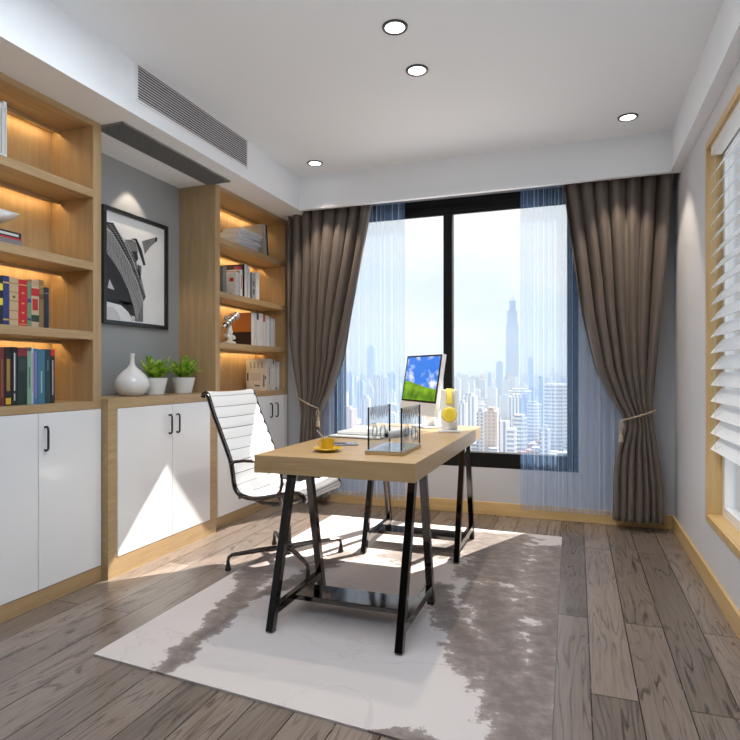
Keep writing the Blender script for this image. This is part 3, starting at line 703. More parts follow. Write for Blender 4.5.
book(4.235, 4.31, Z4, .262, .20, (.58, .57, .55), 'thick pale catalogue with printed cover on the lowest far shelf', G6, bands=[(.2, .75, (.25, .25, .25), .4)],
     cover_art=[(.12, .2, .1, .5, (.15, .15, .15)), (.05, .1, .35, .45, (.03, .03, .03)), (.2, .28, .7, .9, (.3, .3, .3)), (.38, .46, .7, .9, (.3, .3, .3)), (.56, .64, .7, .9, (.3, .3, .3)), (.74, .82, .7, .9, (.3, .3, .3)), (.3, .8, .3, .55, (.45, .45, .45)), (.35, .6, .12, .17, (.1, .1, .1)), (.88, .96, .3, .55, (.03, .03, .03))])
book(4.315, 4.365, Z4, .255, .2, (.66, .66, .65), 'white catalogue with black top mark on the lowest far shelf', G6, bands=[(.86, .98, (.03, .03, .03), .3), (.1, .6, (.4, .4, .4), .42)])
book(4.37, 4.41, Z4, .235, .2, (.55, .55, .54), 'grey catalogue second from the right on the lowest far shelf', G6, bands=[(.02, .08, (.03, .03, .03), .2)])
book(4.415, 4.445, Z4, .24, .2, (.70, .70, .70), 'white slim catalogue at the right end of the lowest far shelf', G6)

def telescope():
    r = empty('toy_telescope', (-2.43, 3.70, Z3), 'small silver and black model telescope on the third far shelf', 'telescope', rz=0)
    a = Vector((0, -.085, .115)); b = Vector((.0, .085, .215)); d = (b-a)
    t = MB(); t.tube([a, a+d*.12], .011, 16).tube([a+d*.12, a+d*.2], .015, 16).tube([a+d*.2, a+d*.3], .019, 16).tube([a+d*.3, a+d*.95], .024, 20).tube([a+d*.93, a+d*1.05], .030, 20)
    t.build('telescope_tube', mat('brushed steel', (.70, .70, .70), .3, .7), r, True)
    k = MB()
    for f in (.32, .5, .72): k.tube([a+d*f, a+d*(f+.045)], .0255, 20)
    k.tube([a+d*.16, a+d*.21], .021, 16); k.build('band', M['black'], r, True)
    s = MB(); s.tube([a+d*.28+Vector((0, -.03, .035)), a+d*.62+Vector((0, -.03, .035))], .008, 10); s.tube([a+d*.4, a+d*.4+Vector((0, -.03, .035))], .005, 8)
    s.build('finder_scope', mat('steel', (.6, .6, .6), .3, .8), r, True)
    m = MB(); m.lathe([(.045, 0), (.045, .012), (.02, .02), (.013, .05), (.02, .07), (.024, .09), (.016, .11), (.012, .15)]); m.tube([(0, -.045, .06), (0, .05, .055)], .011, 12); m.tube([(0, .045, .052), (0, .055, .04)], .016, 12)
    m.tube([(-.02, -.03, .06), (.03, -.035, .035)], .012, 12)
    m.build('mount', mat('white mount', (.72, .72, .71), .35, .2), r, True)
telescope()

# ------------------------------------------------------------------ framed picture
def picture():
    r = empty('framed_picture', (XL, 3.0, 1.39), 'black-framed black and white photo of an iron lattice tower on the grey niche wall', 'picture')
    y0, y1, H = -.29, .292, .712
    f = MB(); fw, d = .026, .028
    f.box(0, d, y0, y1, 0, fw, .002).box(0, d, y0, y1, H-fw, H, .002).box(0, d, y0, y0+fw, fw, H-fw, .002).box(0, d, y1-fw, y1, fw, H-fw, .002)
    f.build('frame', M['black'], r)
    p = B(.002, .012, y0+fw, y1-fw, fw, H-fw).build('print', mat('pale print paper', (.80, .81, .82), .4, var=.08, bscale=5), r)
    a0, a1, b0, b1 = y0+fw+.004, y1-fw-.004, fw+.004, H-fw-.004
    def Q(x, y):   # from a 303 x 615 sketch grid, x right, y down
        u = min(max((x-62)/303, 0), 1); top = 70+(x-62)*.37; bot = 690+(x-62)*.03
        v = min(max((y-top)/(bot-top), 0), 1)
        return (a0+(a1-a0)*u, b1-(b1-b0)*v)
    X = .0125
    dk = MB()
    def poly(m, pts, x=X, t=.0003): m.prism([Q(*q) for q in pts], 'x', x, x+t)
    def line(m, a, b, wd, x=X):
        a = Q(*a); b = Q(*b); a, b = Vector((x+.0004, *a)), Vector((x+.0004, *b))
        if (b-a).length > 1e-4: m.beam(a, b, .0008, wd, (1, 0, 0))
    poly(dk, [(62, 300), (100, 365), (135, 430), (172, 520), (195, 600), (150, 600), (110, 570), (62, 580)])
    poly(dk, [(62, 136), (98, 140), (150, 250), (190, 345), (238, 480), (262, 552), (250, 575), (222, 480), (180, 370), (130, 270), (88, 190), (62, 165)])
    poly(dk, [(185, 226), (214, 226), (240, 285), (262, 372), (250, 376), (226, 300), (208, 240)])
    poly(dk, [(183, 298), (216, 298), (222, 340), (206, 366)])
    poly(dk, [(110, 570), (195, 595), (215, 690), (200, 690), (170, 640), (135, 605), (62, 590), (62, 580)])
    poly(dk, [(318, 216), (327, 222), (324, 246), (314, 240)])
    dk.build('tower_shadow', mat('printed black', (.012, .012, .014), .4), p)
    gy = MB()
    # inner lattice leg between the dark edge and the arch
    poly(gy, [(62, 175), (88, 195), (130, 275), (180, 375), (222, 485), (248, 575), (248, 690), (215, 690), (195, 600), (172, 520), (135, 430), (100, 365), (62, 295)], X-.0001)
    poly(gy, [(155, 232), (190, 232), (208, 245), (222, 300), (183, 298), (170, 270)], X-.0001)
    poly(gy, [(222, 370), (240, 380), (238, 430), (230, 460), (216, 400)], X-.0001)
    poly(gy, [(242, 240), (318, 219), (320, 243), (285, 272), (258, 312)], X-.0001)
    poly(gy, [(158, 236), (196, 310), (228, 400), (262, 545), (240, 480), (192, 345), (152, 252)], X-.0001)
    gy.build('tower_lattice', mat('printed grey', (.16, .16, .165), .4, var=.9, bscale=110), p)
    wl = MB()
    L0 = [(62, 150), (98, 205), (140, 290), (188, 385), (228, 490), (250, 570)]
    L1 = [(98, 140), (125, 195), (160, 270), (198, 360), (240, 480), (262, 552)]
    LM = [((a[0]+b[0])/2, (a[1]+b[1])/2) for a, b in zip(L0, L1)]
    L3 = [(150, 236), (172, 262), (200, 320), (225, 395), (246, 470), (262, 545)]
    L2 = [(62, 290), (100, 365), (135, 430), (172, 520), (195, 600), (212, 690)]
    def interp(P, t):
        k = t*(len(P)-1); i = min(int(k), len(P)-2); f = k-i
        return (P[i][0]+(P[i+1][0]-P[i][0])*f, P[i][1]+(P[i+1][1]-P[i][1])*f)
    for i in range(30):
        t = i/30; t2 = (i+1)/30
        line(wl, interp(L0, t), interp(L1, t2), .0022, X+.0001)
        line(wl, interp(L0, t), interp(L2, t2), .0016); line(wl, interp(L2, t), interp(L0, t2), .0016)
        line(wl, interp(L0, t), interp(L0, t2), .0036)
        line(wl, interp(L1, t), interp(L1, t2), .0018, X+.0001); line(wl, interp(LM, t), interp(LM, t2), .0016, X+.0001)
        line(wl, interp(L3, t), interp(L1, t2), .0012, X+.0001)
    for i in range(8):
        line(wl, (245+i*9, 240-i*2.6), (262+i*7, 306-i*8), .0012, X)
        line(wl, (160+i*6, 234+i*3), (185+i*5, 296), .0014, X)
    for i in range(12):
        line(wl, (66+i*11, 590+i*6), (70+i*10, 605+i*7), .0016, X)
    poly(wl, [(80, 462), (104, 522), (72, 512)], X+.0003); poly(wl, [(62, 618), (95, 620), (122, 650), (134, 690), (62, 690)], X)
    poly(wl, [(190, 660), (206, 664), (206, 690), (186, 690)], X+.0003)
    wl.build('tower_highlight', mat('printed white', (.60, .60, .60), .4), p)
    B(.0150, .0170, y0+fw, y1-fw, fw, H-fw).build('glazing', M['glass'], r)
picture()

# ------------------------------------------------------------------ vase and potted plants
def vase():
    r = empty('bottle_vase', (-2.5, 2.775, .957), 'white ceramic bottle vase with bulbous body and narrow neck on the middle cabinet', 'vase')
    MB().lathe([(.001, 0), (.045, 0), (.065, .004), (.09, .03), (.100, .062), (.097, .092), (.080, .122), (.054, .148), (.030, .168), (.017, .187), (.0135, .21), (.0135, .24), (.018, .252), (.014, .254), (.011, .24), (.010, .2), (.001, .19)], seg=48).build('vase_body', M['ceramic'], r, True, angle=60)
vase()
def plant(y, seed, label):
    r = empty('potted_plant', (-2.5, y, .957), label, 'potted plant', 'small potted plants on the middle cabinet')
    MB().lathe([(.001, 0), (.052, 0), (.056, .003), (.078, .100), (.079, .106), (.073, .106), (.071, .098), (.001, .096)], seg=40).build('pot', M['ceramic'], r, True)
    MB().lathe([(.001, .090), (.070, .090), (.070, .1), (.001, .101)], seg=24).build('soil', M['soil'], r, True)
    rnd = random.Random(seed); f = MB()
    for k in range(46):
        az = rnd.uniform(0, 2*PI); lean = rnd.uniform(.05, 1.15); L = rnd.uniform(.085, .165)*(1.1-.3*lean/1.15); wd = rnd.uniform(.014, .024)
        d0 = Vector((math.cos(az), math.sin(az), 0)); side = Vector((-d0.y, d0.x, 0)); base = Vector((0, 0, .1))+d0*rnd.uniform(.0, .045)
        rows = []; ph = rnd.uniform(-.3, .3)
        for i in range(8):
            t = i/7; ang = lean*(.45+.75*t)+ph*t
            ctr = base+d0*math.sin(ang)*L*t+Vector((0, 0, math.cos(ang*.85)*L*t))
            ww = wd*(math.sin(PI*min(1, t*.92+.05))**.8)*(1 if t > .18 else .35)
            rows.append([ctr-side*ww+Vector((0, 0, .003)), ctr, ctr+side*ww+Vector((0, 0, .003))])
        f.grid(rows)
    f.build('foliage', M['leaf'], r, True, angle=80)
plant(2.972, 5, 'leafy bright green plant in white pot, beside the white vase')
plant(3.252, 11, 'leafy green plant in white pot, close to the far bookcase')

# ------------------------------------------------------------------ rug
def rug():
    r = empty('area_rug', (-.93, 2.87, 0), 'pale distressed rug with brown-grey streaks under the desk and chair', 'rug')
    m = MB(); m.prism([(-.835, -1.118), (.862, -1.25), (.836, 1.17), (-.83, 1.20)], 'z', .0003, .008)
    m.build('rug_pile', M['rug'], r)
rug()

# ------------------------------------------------------------------ desk
def desk():
    r = empty('desk', (-.93, 2.935, 0), 'long oak-topped desk on black metal trestles in the middle of the room', 'desk')
    B(-.35, .35, -.805, .805, .677, .752, .0025).build('desktop', M['desk'], r)
    for yo, nm in ((2.41, 'near'), (3.54, 'far')):
        dy = yo-2.935
        t = MB(); w_ = .036; legs = []; tr = MB()
        for x in (-.282, .282):
            for a_, b_ in ((-.26, -.055), (.26, .10)): legs.append(MB().beam((x, dy+a_, .010), (x, dy+b_, .677), w_, w_*.9, (1, 0, 0), .002))
            t.box(x-.014, x+.014, dy-.235, dy+.235, .072, .108, .002)
            tr.box(x-.02, x+.02, dy-.09, dy+.13, .662, .677, .002)
        t.box(-.27, .27, dy-.075, dy+.075, .078, .1, .002)
        tr.box(-.262, .262, dy-.03, dy+.03, .640, .676, .002)
        o = t.build('trestle', M['chrome'], r)
        tr.build('top_rail', M['chrome'], o)
        for q in legs: q.build('leg', M['chrome'], o)
desk()

# ------------------------------------------------------------------ office chair
def chair():
    r = empty('office_chair', (-1.57, 2.98, .008), 'white ribbed leather office chair with dark metal frame at the desk', 'chair')
    ox, oy, oz = r.location
    prof = [(-1.972, .958), (-1.968, .975), (-1.952, .982), (-1.938, .965), (-1.90, .862), (-1.868, .79), (-1.838, .72), (-1.808, .65), (-1.79, .60), (-1.779, .54), (-1.768, .475), (-1.745, .437), (-1.71, .422), (-1.66, .415), (-1.60, .42), (-1.52, .438), (-1.44, .455), (-1.385, .458), (-1.358, .450), (-1.345, .432), (-1.352, .415)]
    # dense resample
    P = [Vector((x, 0, z)) for x, z in prof]
    def cr_(p0, p1, p2, p3, t): return .5*((2*p1)+(-p0+p2)*t+(2*p0-5*p1+4*p2-p3)*t*t+(-p0+3*p1-3*p2+p3)*t**3)
    D = []
    for i in range(len(P)-1):
        p0, p1, p2, p3 = P[max(i-1, 0)], P[i], P[i+1], P[min(i+2, len(P)-1)]
        for k in range(8): D.append(cr_(p0, p1, p2, p3, k/8))
    D.append(P[-1])
    cum = [0]
    for a, b in zip(D, D[1:]): cum.append(cum[-1]+(b-a).length)
    tot = cum[-1]; n = 260; R = []; j = 0
    for i in range(n+1):
        s = tot*i/n
        while j < len(cum)-2 and cum[j+1] < s: j += 1
        f = (s-cum[j])/max(1e-9, cum[j+1]-cum[j]); R.append((D[j].lerp(D[j+1], f), s))
    hw = .235; rib = tot/16.5
    rows_t, rows_b, seams = [], [], []
    for i, (p, s) in enumerate(R):
        a = R[max(i-1, 0)][0]; b = R[min(i+1, n)][0]; tg = (b-a).normalized(); nm = Vector((-tg.z, 0, tg.x))*-1
        if nm.z < 0 and nm.x < 0: nm = -nm
        nm = Vector((tg.z, 0, -tg.x))*-1
        ph = (s % rib)/rib; bulge = .007*(abs(math.sin(PI*ph))**.45)
        up = nm*(.004+bulge); dn = nm*(-.004-bulge*.6)
        rt, rb = [], []
        for k in range(9):
            y = -hw+2*hw*k/8; sag = -.008*(1-((y/hw)**2))
            rt.append(p+up+nm*sag+Vector((-ox, y, -oz))); rb.append(p+dn+nm*sag+Vector((-ox, y, -oz)))
        rows_t.append(rt); rows_b.append(rb)
    m = MB(); m.grid(rows_t); m.grid(rows_b)
    # close the sides
    for e in (0, -1):
        m.grid([[a[e], b[e]] for a, b in zip(rows_t, rows_b)])
    bmesh.ops.remove_doubles(m.bm, verts=m.bm.verts, dist=1e-5)
    m.build('ribbed_sling', M['leather'], r, True, angle=60)
    m = MB(); q = rib
    while q < tot-.02:
        i = int(q/tot*n); p = R[i][0]
        a = R[max(i-1, 0)][0]; b = R[min(i+1, n)][0]; tg = (b-a).normalized(); nm = Vector((tg.z, 0, -tg.x))*-1
        c0 = p+nm*.0045
        for sd in (1, -1):
            cc = p+nm*(.0052*sd)
            m.tube([cc+nm*(-.008*(1-(y/hw)**2))+Vector((-ox, y, -oz)) for y in np.linspace(-hw, hw, 9)], .0024, 6)
        q += rib
    m.build('rib_seam', M['seam'], r, True)
    for sg in (-1, 1):
        m = MB()
        m.tube([p+Vector((-ox, sg*(hw+.006), -oz)) for p, s in R[::4]], .0135, 10)
        m.build('side_rail', M['chair_rail'], r, True)
    # stretchers under seat and behind back
    m = MB()
    m.tube([(-1.74-ox, -hw, .412-oz), (-1.74-ox, hw, .412-oz)], .009, 10)
    m.build('stretcher', M['chair_rail'], r, True)
    for sg in (-1, 1):
        m = MB(); y = sg*(hw+.02)
        pts = [(-1.787, .59), (-1.76, .610), (-1.70, .618), (-1.63, .619), (-1.55, .612), (-1.50, .595), (-1.474, .56), (-1.468, .51), (-1.478, .47), (-1.50, .445)]
        m.tube([(a-ox, y, b-oz) for a, b in pts], .009, 10)
        m.build('armrest', M['chair_rail'], r, True)
    m = MB()
    for sg in (-1, 1):
        for xa in (-.085, .075):
            m.tube([(xa, sg*(hw+.004), .413-oz if xa < 0 else .425), (xa*.75, sg*.17, .37), (xa*.4, sg*.08, .345), (0, 0, .335)], [.009, .011, .013, .015], 10)
    m.build('seat_bracket', M['chair_rail'], r, True)
    m = MB(); m.lathe([(.001, .05), (.032, .05), (.034, .09), (.027, .10), (.024, .12), (.024, .20), (.017, .205), (.017, .335), (.03, .34), (.03, .352), (.001, .352)], seg=28)
    m.build('column', M['chair_rail'], r, True)
    for k, (fx, fy) in enumerate([(-.24, -.24), (-.235, .27), (.22, .27), (.245, -.235)]):
        m = MB(); d = Vector((fx, fy, 0)); 
        m.tube([d*.05+Vector((0, 0, .085)), d*.5+Vector((0, 0, .088)), d*.93+Vector((0, 0, .082)), d*.985+Vector((0, 0, .072)), d*1.0+Vector((0, 0, .055))], [.017, .014, .011, .010, .009], 10)
        leg = m.build('base_arm', M['chair_rail'], r, True)
        MB().lathe([(.001, .0), (.016, .0), (.018, .006), (.011, .03), (.009, .056), (.001, .058)], (fx, fy, 0), 16).build('glide', M['black'], leg, True)
chair()

# ------------------------------------------------------------------ things on the desk
ZD = .7525
def computer():
    r = empty('desktop_computer', (-.945, 3.52, ZD), 'silver all-in-one computer with a green hill wallpaper on the desk', 'computer', rz=math.radians(-137))
    # local +x faces the viewer side of the screen, y across
    T = Matrix.Translation((0, 0, .13)) @ Matrix.Rotation(math.radians(-9), 4, 'Y')
    W, H = .46, .385
    m = MB(); m.box(-.028, 0, -W/2, W/2, -.05, H-.055, .004, T); m.build('display_body', M['silver'], r)
    m = MB(); m.box(.0, .0015, -W/2+.003, W/2-.003, .03, H-.058, 0, T); m.build('bezel', mat('black glass bezel', (.012, .012, .013), .2), r)
    s = MB(); s.box(0, .001, -W/2+.02, W/2-.02, 0, H-.11); o = s.build('screen', M['screen'], r)
    o.matrix_local = T @ Matrix.Translation((.0016, 0, .042))
    m = MB(); m.box(-.21, .0, -.10, .10, 0, .008, .003)
    m.add([(-.10, -.05, .008), (-.10, .05, .008), (-.11, -.05, .008), (-.11, .05, .008), (-.035, -.05, .19), (-.035, .05, .19), (-.045, -.05, .19), (-.045, .05, .19)],
          [(0, 1, 5, 4), (2, 6, 7, 3), (0, 4, 6, 2), (1, 3, 7, 5), (0, 2, 3, 1), (4, 5, 7, 6)])
    m.build('stand', M['silver'], r)
computer()
def headphones():
    r = empty('headphone_stand', (-.70, 3.33, ZD), 'white upright headphone stand near the right edge of the desk', 'stand', rz=math.radians(12))
    B(-.062, .062, -.045, .045, 0, .012, .003).build('base', M['white'], r)
    B(-.048, .048, .006, .030, .012, .245, .004).build('upright', M['white'], r)
    m = MB(); m.beam((0, .01, .228), (0, -.045, .232), .03, .012); m.build('hook', M['white'], r)
    h = empty('headphones', (-.70, 3.33, ZD), 'yellow over-ear headphones hanging on the white stand', 'headphones', rz=math.radians(12))
    pts = []
    for i in range(25):
        a = PI*i/24; pts.append((-.025, -.026-.066*math.cos(a)+.0, 0))
    # band arches over the hook and opens front to back
    m = MB(); rows = []
    R_ = .062
    for i in range(33):
        a = -.18+(PI+.36)*i/32; y = -.022+R_*math.cos(a)*.62; z = .175+R_*1.2*math.sin(a)
        rows.append([(x, y, z) for x in (-.019, -.01, 0, .01, .019)])
    m.grid(rows); m.build('headband', M['yellow_foam'], h, True, solid=.007)
    for sg in (-1, 1):
        yc = -.022+sg*.048
        m = MB(); m.lathe([(.001, -.012), (.036, -.012), (.044, -.006), (.045, .004), (.041, .012), (.001, .013)], (0, 0, 0), 32, 'y')
        e = m.build('ear_cup', M['yellow_foam'], h, True, loc=(0, yc, .105))
        MB().lathe([(.001, -.002), (.022, -.002), (.024, 0), (.022, .002), (.001, .002)], (0, sg*.013, 0), 28, 'y').build('cup_cap', mat('yellow cap', (.75, .58, .05), .3), e, True)
headphones()
def cup():
    r = empty('saucer', (-1.03, 2.325, ZD), 'yellow saucer under the yellow coffee cup at the near end of the desk', 'saucer')
    MB().lathe([(.001, 0), (.032, 0), (.036, .004), (.058, .012), (.062, .015), (.060, .017), (.035, .008), (.001, .006)]).build('saucer_dish', M['yellow'], r, True)
    k = empty('coffee_cup', (-1.03, 2.325, ZD+.0085), 'small yellow coffee cup standing on a yellow saucer', 'cup')
    MB().lathe([(.001, 0), (.021, 0), (.024, .004), (.029, .02), (.031, .046), (.0285, .046), (.026, .02), (.02, .006), (.001, .005)]).build('cup_body', M['yellow'], k, True)
    MB().lathe([(.001, .030), (.0268, .030), (.0272, .034), (.001, .0345)]).build('coffee', mat('coffee', (.12, .04, .01), .2), k, True)
    pts = [(-.028-.016*math.sin(a), 0, .025+.014*math.cos(a)) for a in np.linspace(.1, PI-.1, 9)]
    MB().tube(pts, .003, 8).build('handle', M['yellow'], k, True)
    s = empty('teaspoon', (-1.03, 2.325, ZD+.03), 'thin silver teaspoon leaning out of the yellow cup', 'spoon')
    MB().tube([(.012, 0, -.004), (-.012, 0, .022), (-.05, 0, .062)], [.003, .0022, .003], 8).build('spoon_handle', mat('steel spoon', (.7, .7, .7), .2, 1), s, True)
cup()
def phone():
    r = empty('mobile_phone', (-1.05, 2.555, ZD), 'dark grey mobile phone lying beside the coffee cup', 'phone', rz=math.radians(-62))
    B(-.036, .036, -.07, .07, 0, .008, .003).build('phone_body', mat('phone grey', (.3, .3, .31), .3, .5), r)
    B(-.033, .033, -.066, .066, .008, .0085).build('phone_screen', mat('phone glass', (.08, .08, .09), .1), r)
phone()
def papers():
    rz = math.radians(-7)
    a = empty('document_folder', (-1.08, 3.02, ZD), 'black-edged document folder lying lowest under the white paper pad on the desk', 'folder', rz=rz)
    B(-.15, .15, -.20, .17, 0, .004, .001).build('folder_back', M['black'], a)
    B(-.147, .147, -.197, .167, .004, .010).build('sheets', M['paper'], a)
    b = empty('paper_pad', (-1.07, 3.09, ZD+.0101), 'large white paper pad lying on top of the black-edged folder', 'paper', rz=rz+.06)
    B(-.145, .145, -.20, .16, 0, .003, .001).build('pad_back', M['black'], b)
    B(-.143, .143, -.198, .158, .003, .016).build('sheets', M['paper'], b)
papers()
def organiser():
    r = empty('desk_file_rack', (-.755, 2.445, ZD), 'wooden-based file rack with two black-edged clear side panels on the desk', 'file rack')
    B(-.09, .078, -.15, .15, 0, .014, .002).build('base', M['desk'], r)
    B(-.09, .078, -.15, .15, .014, .0165).build('base_plate', mat('grey steel plate', (.45, .46, .47), .25, .8), r)
    for x in (-.075, .070):
        g = B(x-.001, x+.001, -.140, .150, .02, .195).build('side_panel', M['glass_panel'], r)
        m = MB(); 
        for y in (-.142, .152): m.box(x-.003, x+.003, y-.003, y+.003, .019, .198)
        m.build('edge_post', M['black'], g)
        m = MB(); m.tube([(x, -.142, .196), (x, .152, .196)], .0012, 6)
        for k in range(9):
            y = -.125+k*.031; m.tube([(x, y, .194), (x, y+.018, .150-.008*(k % 2)), (x, y+.024, .188)], .0014, 5)
        for cy, cz, rr in ((-.06, .09, .032), (.05, .075, .038), (.10, .06, .022)):
            for q in (1, .75): m.tube([(x, cy+rr*q*math.cos(t), cz+rr*q*math.sin(t)) for t in np.linspace(0, 2*PI, 25)[:-1]], .0011, 4, True)
        m.build('wire_ornament', mat('thin wire', (.25, .25, .26), .3, .9), g)
    p = empty('rolled_paper', (-.755, 2.445, ZD+.0168), 'silver grey rolled tube lying across the file rack', 'roll', rz=math.radians(0))
    a = Vector((-.025, -.05, .055)); b = Vector((.04, .125, .055))
    m = MB(); n = 24
    MB().tube([a, b], .0165, 24).build('roll_body', mat('patterned grey paper', (.42, .42, .42), .4, .3, var=.4, bscale=90), p, True)
    MB().tube([a+(a-b).normalized()*.0008, a], .010, 20).build('roll_end', M['recess_shade'], p, True)  # dark disc paints the shade in the roll's hollow
    m = MB(); m.box(-.01, .025, -.012, .075, .0, .039); m.build('roll_rest', M['glass_panel'], p)
organiser()

# ------------------------------------------------------------------ curtains
def ipl(rows, z):
    zs = [q[0] for q in rows]
    return [float(np.interp(-z, [-a for a in zs], [q[i] for q in rows])) for i in (1, 2)]
def smooth_ipl(rows, z):
    acc = [0, 0]; W = 0
    for d, wt in ((-.06, 1), (-.03, 2), (0, 3), (.03, 2), (.06, 1)):
        r_ = ipl(rows, max(rows[-1][0], min(rows[0][0], z+d))); acc = [acc[0]+wt*r_[0], acc[1]+wt*r_[1]]; W += wt
    return acc[0]/W, acc[1]/W
def curtain(rows, n, seed, label, ztie, yc=4.375):
    cx = (rows[0][1]+rows[0][2])/2
    r = empty('curtain', (cx, yc, rows[-1][0]), label, 'curtain', 'taupe curtains tied back beside the window')
    rnd = random.Random(seed); ph = [rnd.uniform(-.5, .5) for _ in range(n+2)]; amp = [rnd.uniform(.65, 1.15) for _ in range(n+2)]
    nu, nv = n*14, 70; pts = []
    for i in range(nv+1):
        z = rows[0][0]+(rows[-1][0]-rows[0][0])*i/nv
        xl, xr = smooth_ipl(rows, z); row = []
        d = min(1, abs(z-ztie)/.55); A = .018+.040*(d**.8)
        for j in range(nu+1):
            u = j/nu; k = u*n; ki = int(k); f = k-ki
            am = amp[ki]*(1-f)+amp[ki+1]*f; p_ = (ph[ki]*(1-f)+ph[ki+1]*f)
            s = math.sin(2*PI*k+p_+.5*math.sin(z*2.2+ki))
            sh = math.copysign(abs(s)**.75, s)
            x = xl+(xr-xl)*u+(.25*(xr-xl)/n)*math.cos(2*PI*k+p_)*.7
            y = A*am*sh + .012*math.sin(z*3+u*9)
            row.append((x-cx, y, z-rows[-1][0]))
        pts.append(row)
    MB().grid(pts).build('curtain_fabric', M['curtain'], r, True, solid=.004, angle=180)
    h = MB()
    for k in range(n): 
        u = (k+.25)/n; xl, xr = rows[0][1], rows[0][2]; x = xl+(xr-xl)*u-cx
        h.tube([(x, 0, rows[0][0]-rows[-1][0]-.03), (x, 0, 2.655-rows[-1][0])], .003, 6)
    h.build('curtain_hook', M['silver'], r)
LR = [(2.63, -2.31, -1.54), (2.43, -2.305, -1.57), (2.02, -2.30, -1.643), (1.59, -2.295, -1.73), (1.2, -2.27, -1.805), (.93, -2.215, -1.905), (.80, -2.185, -1.985), (.70, -2.185, -2.0), (.55, -2.195, -1.985), (.3, -2.21, -1.96), (.055, -2.225, -1.94)]
RRr = [(2.63, -.14, .60), (2.43, -.108, .59), (2.125, -.071, .572), (1.49, .023, .53), (1.114, .117, .497), (.90, .225, .482), (.78, .305, .482), (.70, .305, .495), (.6, .265, .51), (.47, .24, .53), (.27, .232, .548), (.07, .228, .548)]
curtain(LR, 7, 4, 'taupe curtain left of the window, beside the far bookcase', .74)
curtain(RRr, 7, 9, 'taupe curtain right of the window, near the slatted blind', .76)
def tieback(x0, z0, x1, z1, label):
    # rope from the wall side (x0,z0) slopes down round the gathered curtain to (x1,z1)
    r = empty('curtain_tieback', (x1, 4.33, z1), label, 'tieback', 'rope tiebacks holding the curtains')
    m = MB(); pts = []
    for i in range(28):
        a = 2*PI*i/28; t = (1+math.cos(a))/2
        xx = x0+(x1-x0)*t; zz = z0+(z1-z0)*t
        pts.append((xx-x1, .045-.075*math.sin(a), zz-z1))
    m.tube(pts, .006, 8, True); m.build('rope', M['rope'], r, True)
    s = 1 if x1 > x0 else -1
    m = MB(); m.tube([(0, -.035, 0), (s*.012, -.045, -.03), (s*.006, -.045, -.06)], .004, 8).tube([(0, -.035, 0), (-s*.014, -.045, -.03), (s*.002, -.045, -.06)], .004, 8)
    m.lathe([(.001, -.062), (.011, -.064), (.013, -.075), (.008, -.086), (.012, -.092), (.016, -.14), (.001, -.142)], (s*.004, -.045, 0), 18)
    m.build('tassel', M['rope'], r, True)
tieback(-2.21, .90, -1.985, .795, 'beige rope tieback with tassel around the left curtain')
tieback(.505, .84, .285, .765, 'beige rope tieback with tassel around the right curtain')
def sheer(x0, x1, label, seed):
    cx = (x0+x1)/2; r = empty('sheer_curtain', (cx, 4.462, .075), label, 'curtain', 'blue sheer curtains in front of the window')
    n = int((x1-x0)/.045); nu = n*8; rnd = random.Random(seed); amp = [rnd.uniform(.5, 1.2) for _ in range(n+2)]
    pts = []
    for z in np.linspace(2.56, 0, 12):
        row = []
        for j in range(nu+1):
            u = j/nu; k = int(u*n); row.append((x0-cx+(x1-x0)*u, .011*amp[k]*math.sin(2*PI*u*n)*(1+.2*math.sin(z*2+k)), float(z)))
        pts.append(row)
    MB().grid(pts).build('sheer_fabric', M['sheer'], r, True, angle=180)
sheer(-2.0, -1.300, 'blue sheer curtain panel at the left side of the window', 2)
sheer(-.400, .40, 'blue sheer curtain panel at the right side of the window', 3)
tr = MB(); tr.box(-2.36, .63, 4.36, 4.39, 2.655, ZC).box(-2.36, .63, 4.45, 4.475, 2.63, ZC)
struct(tr.build('trim_4', M['white']))

# ------------------------------------------------------------------ the city far below the window
GZ = -100.0
struct(B(-1500, 900, 60, 5200, GZ-2, GZ).build('ground', M['city_ground']))
def tower(name, label, x, y, w_, top, fac, shape='box', d=None, cat='building', group='towers of the city beyond the window', rz=0.0):
    d = d or w_; H = top-GZ
    r = empty(name, (x, y, GZ), label, cat, group, rz)
    m = MB(); hw, hd = w_/2, d/2
    if shape == 'round':
        m.lathe([(hw, 0), (hw, H*.93), (hw*1.12, H*.935), (hw*1.12, H*.95), (hw*.8, H*.955), (hw*.8, H)], seg=28)
    elif shape == 'drum':
        n = 9
        pr = []
        for k in range(n):
            z0 = H*k/n; z1 = H*(k+1)/n
            pr += [(hw, z0), (hw, z1-3), (hw*1.06, z1-2.9), (hw*1.06, z1-.6), (hw, z1-.5)]
        m.lathe(pr+[(hw*.5, H)], seg=32)
    elif shape == 'spire':
        m.box(-hw, hw, -hd, hd, 0, H*.74); m.box(-hw*.8, hw*.8, -hd*.8, hd*.8, H*.74, H*.86); m.box(-hw*.5, hw*.5, -hd*.5, hd*.5, H*.86, H*.95)
        m.tube([(0, 0, H*.95), (0, 0, H*1.02)], [hw*.1, hw*.02], 6)
    elif shape == 'curved':
        rows = []
        poly = [(-hw, -hd), (hw, -hd), (hw*.8, 0), (hw, hd), (-hw, hd), (-hw*.8, 0)]
        m.prism(poly, 'z', 0, H)
    elif shape == 'dome':
        m.box(-hw, hw, -hd, hd, 0, H*.93); m.lathe([(hw*.95, 0), (hw*.85, H*.03), (hw*.5, H*.06), (.1, H*.07)], (0, 0, H*.93), 20)
    else:
        m.box(-hw, hw, -hd, hd, 0, H-4); m.box(-hw*.6, hw*.5, -hd*.5, hd*.5, H-4, H)
    m.build('tower_body', FAC[fac], r)
    return r
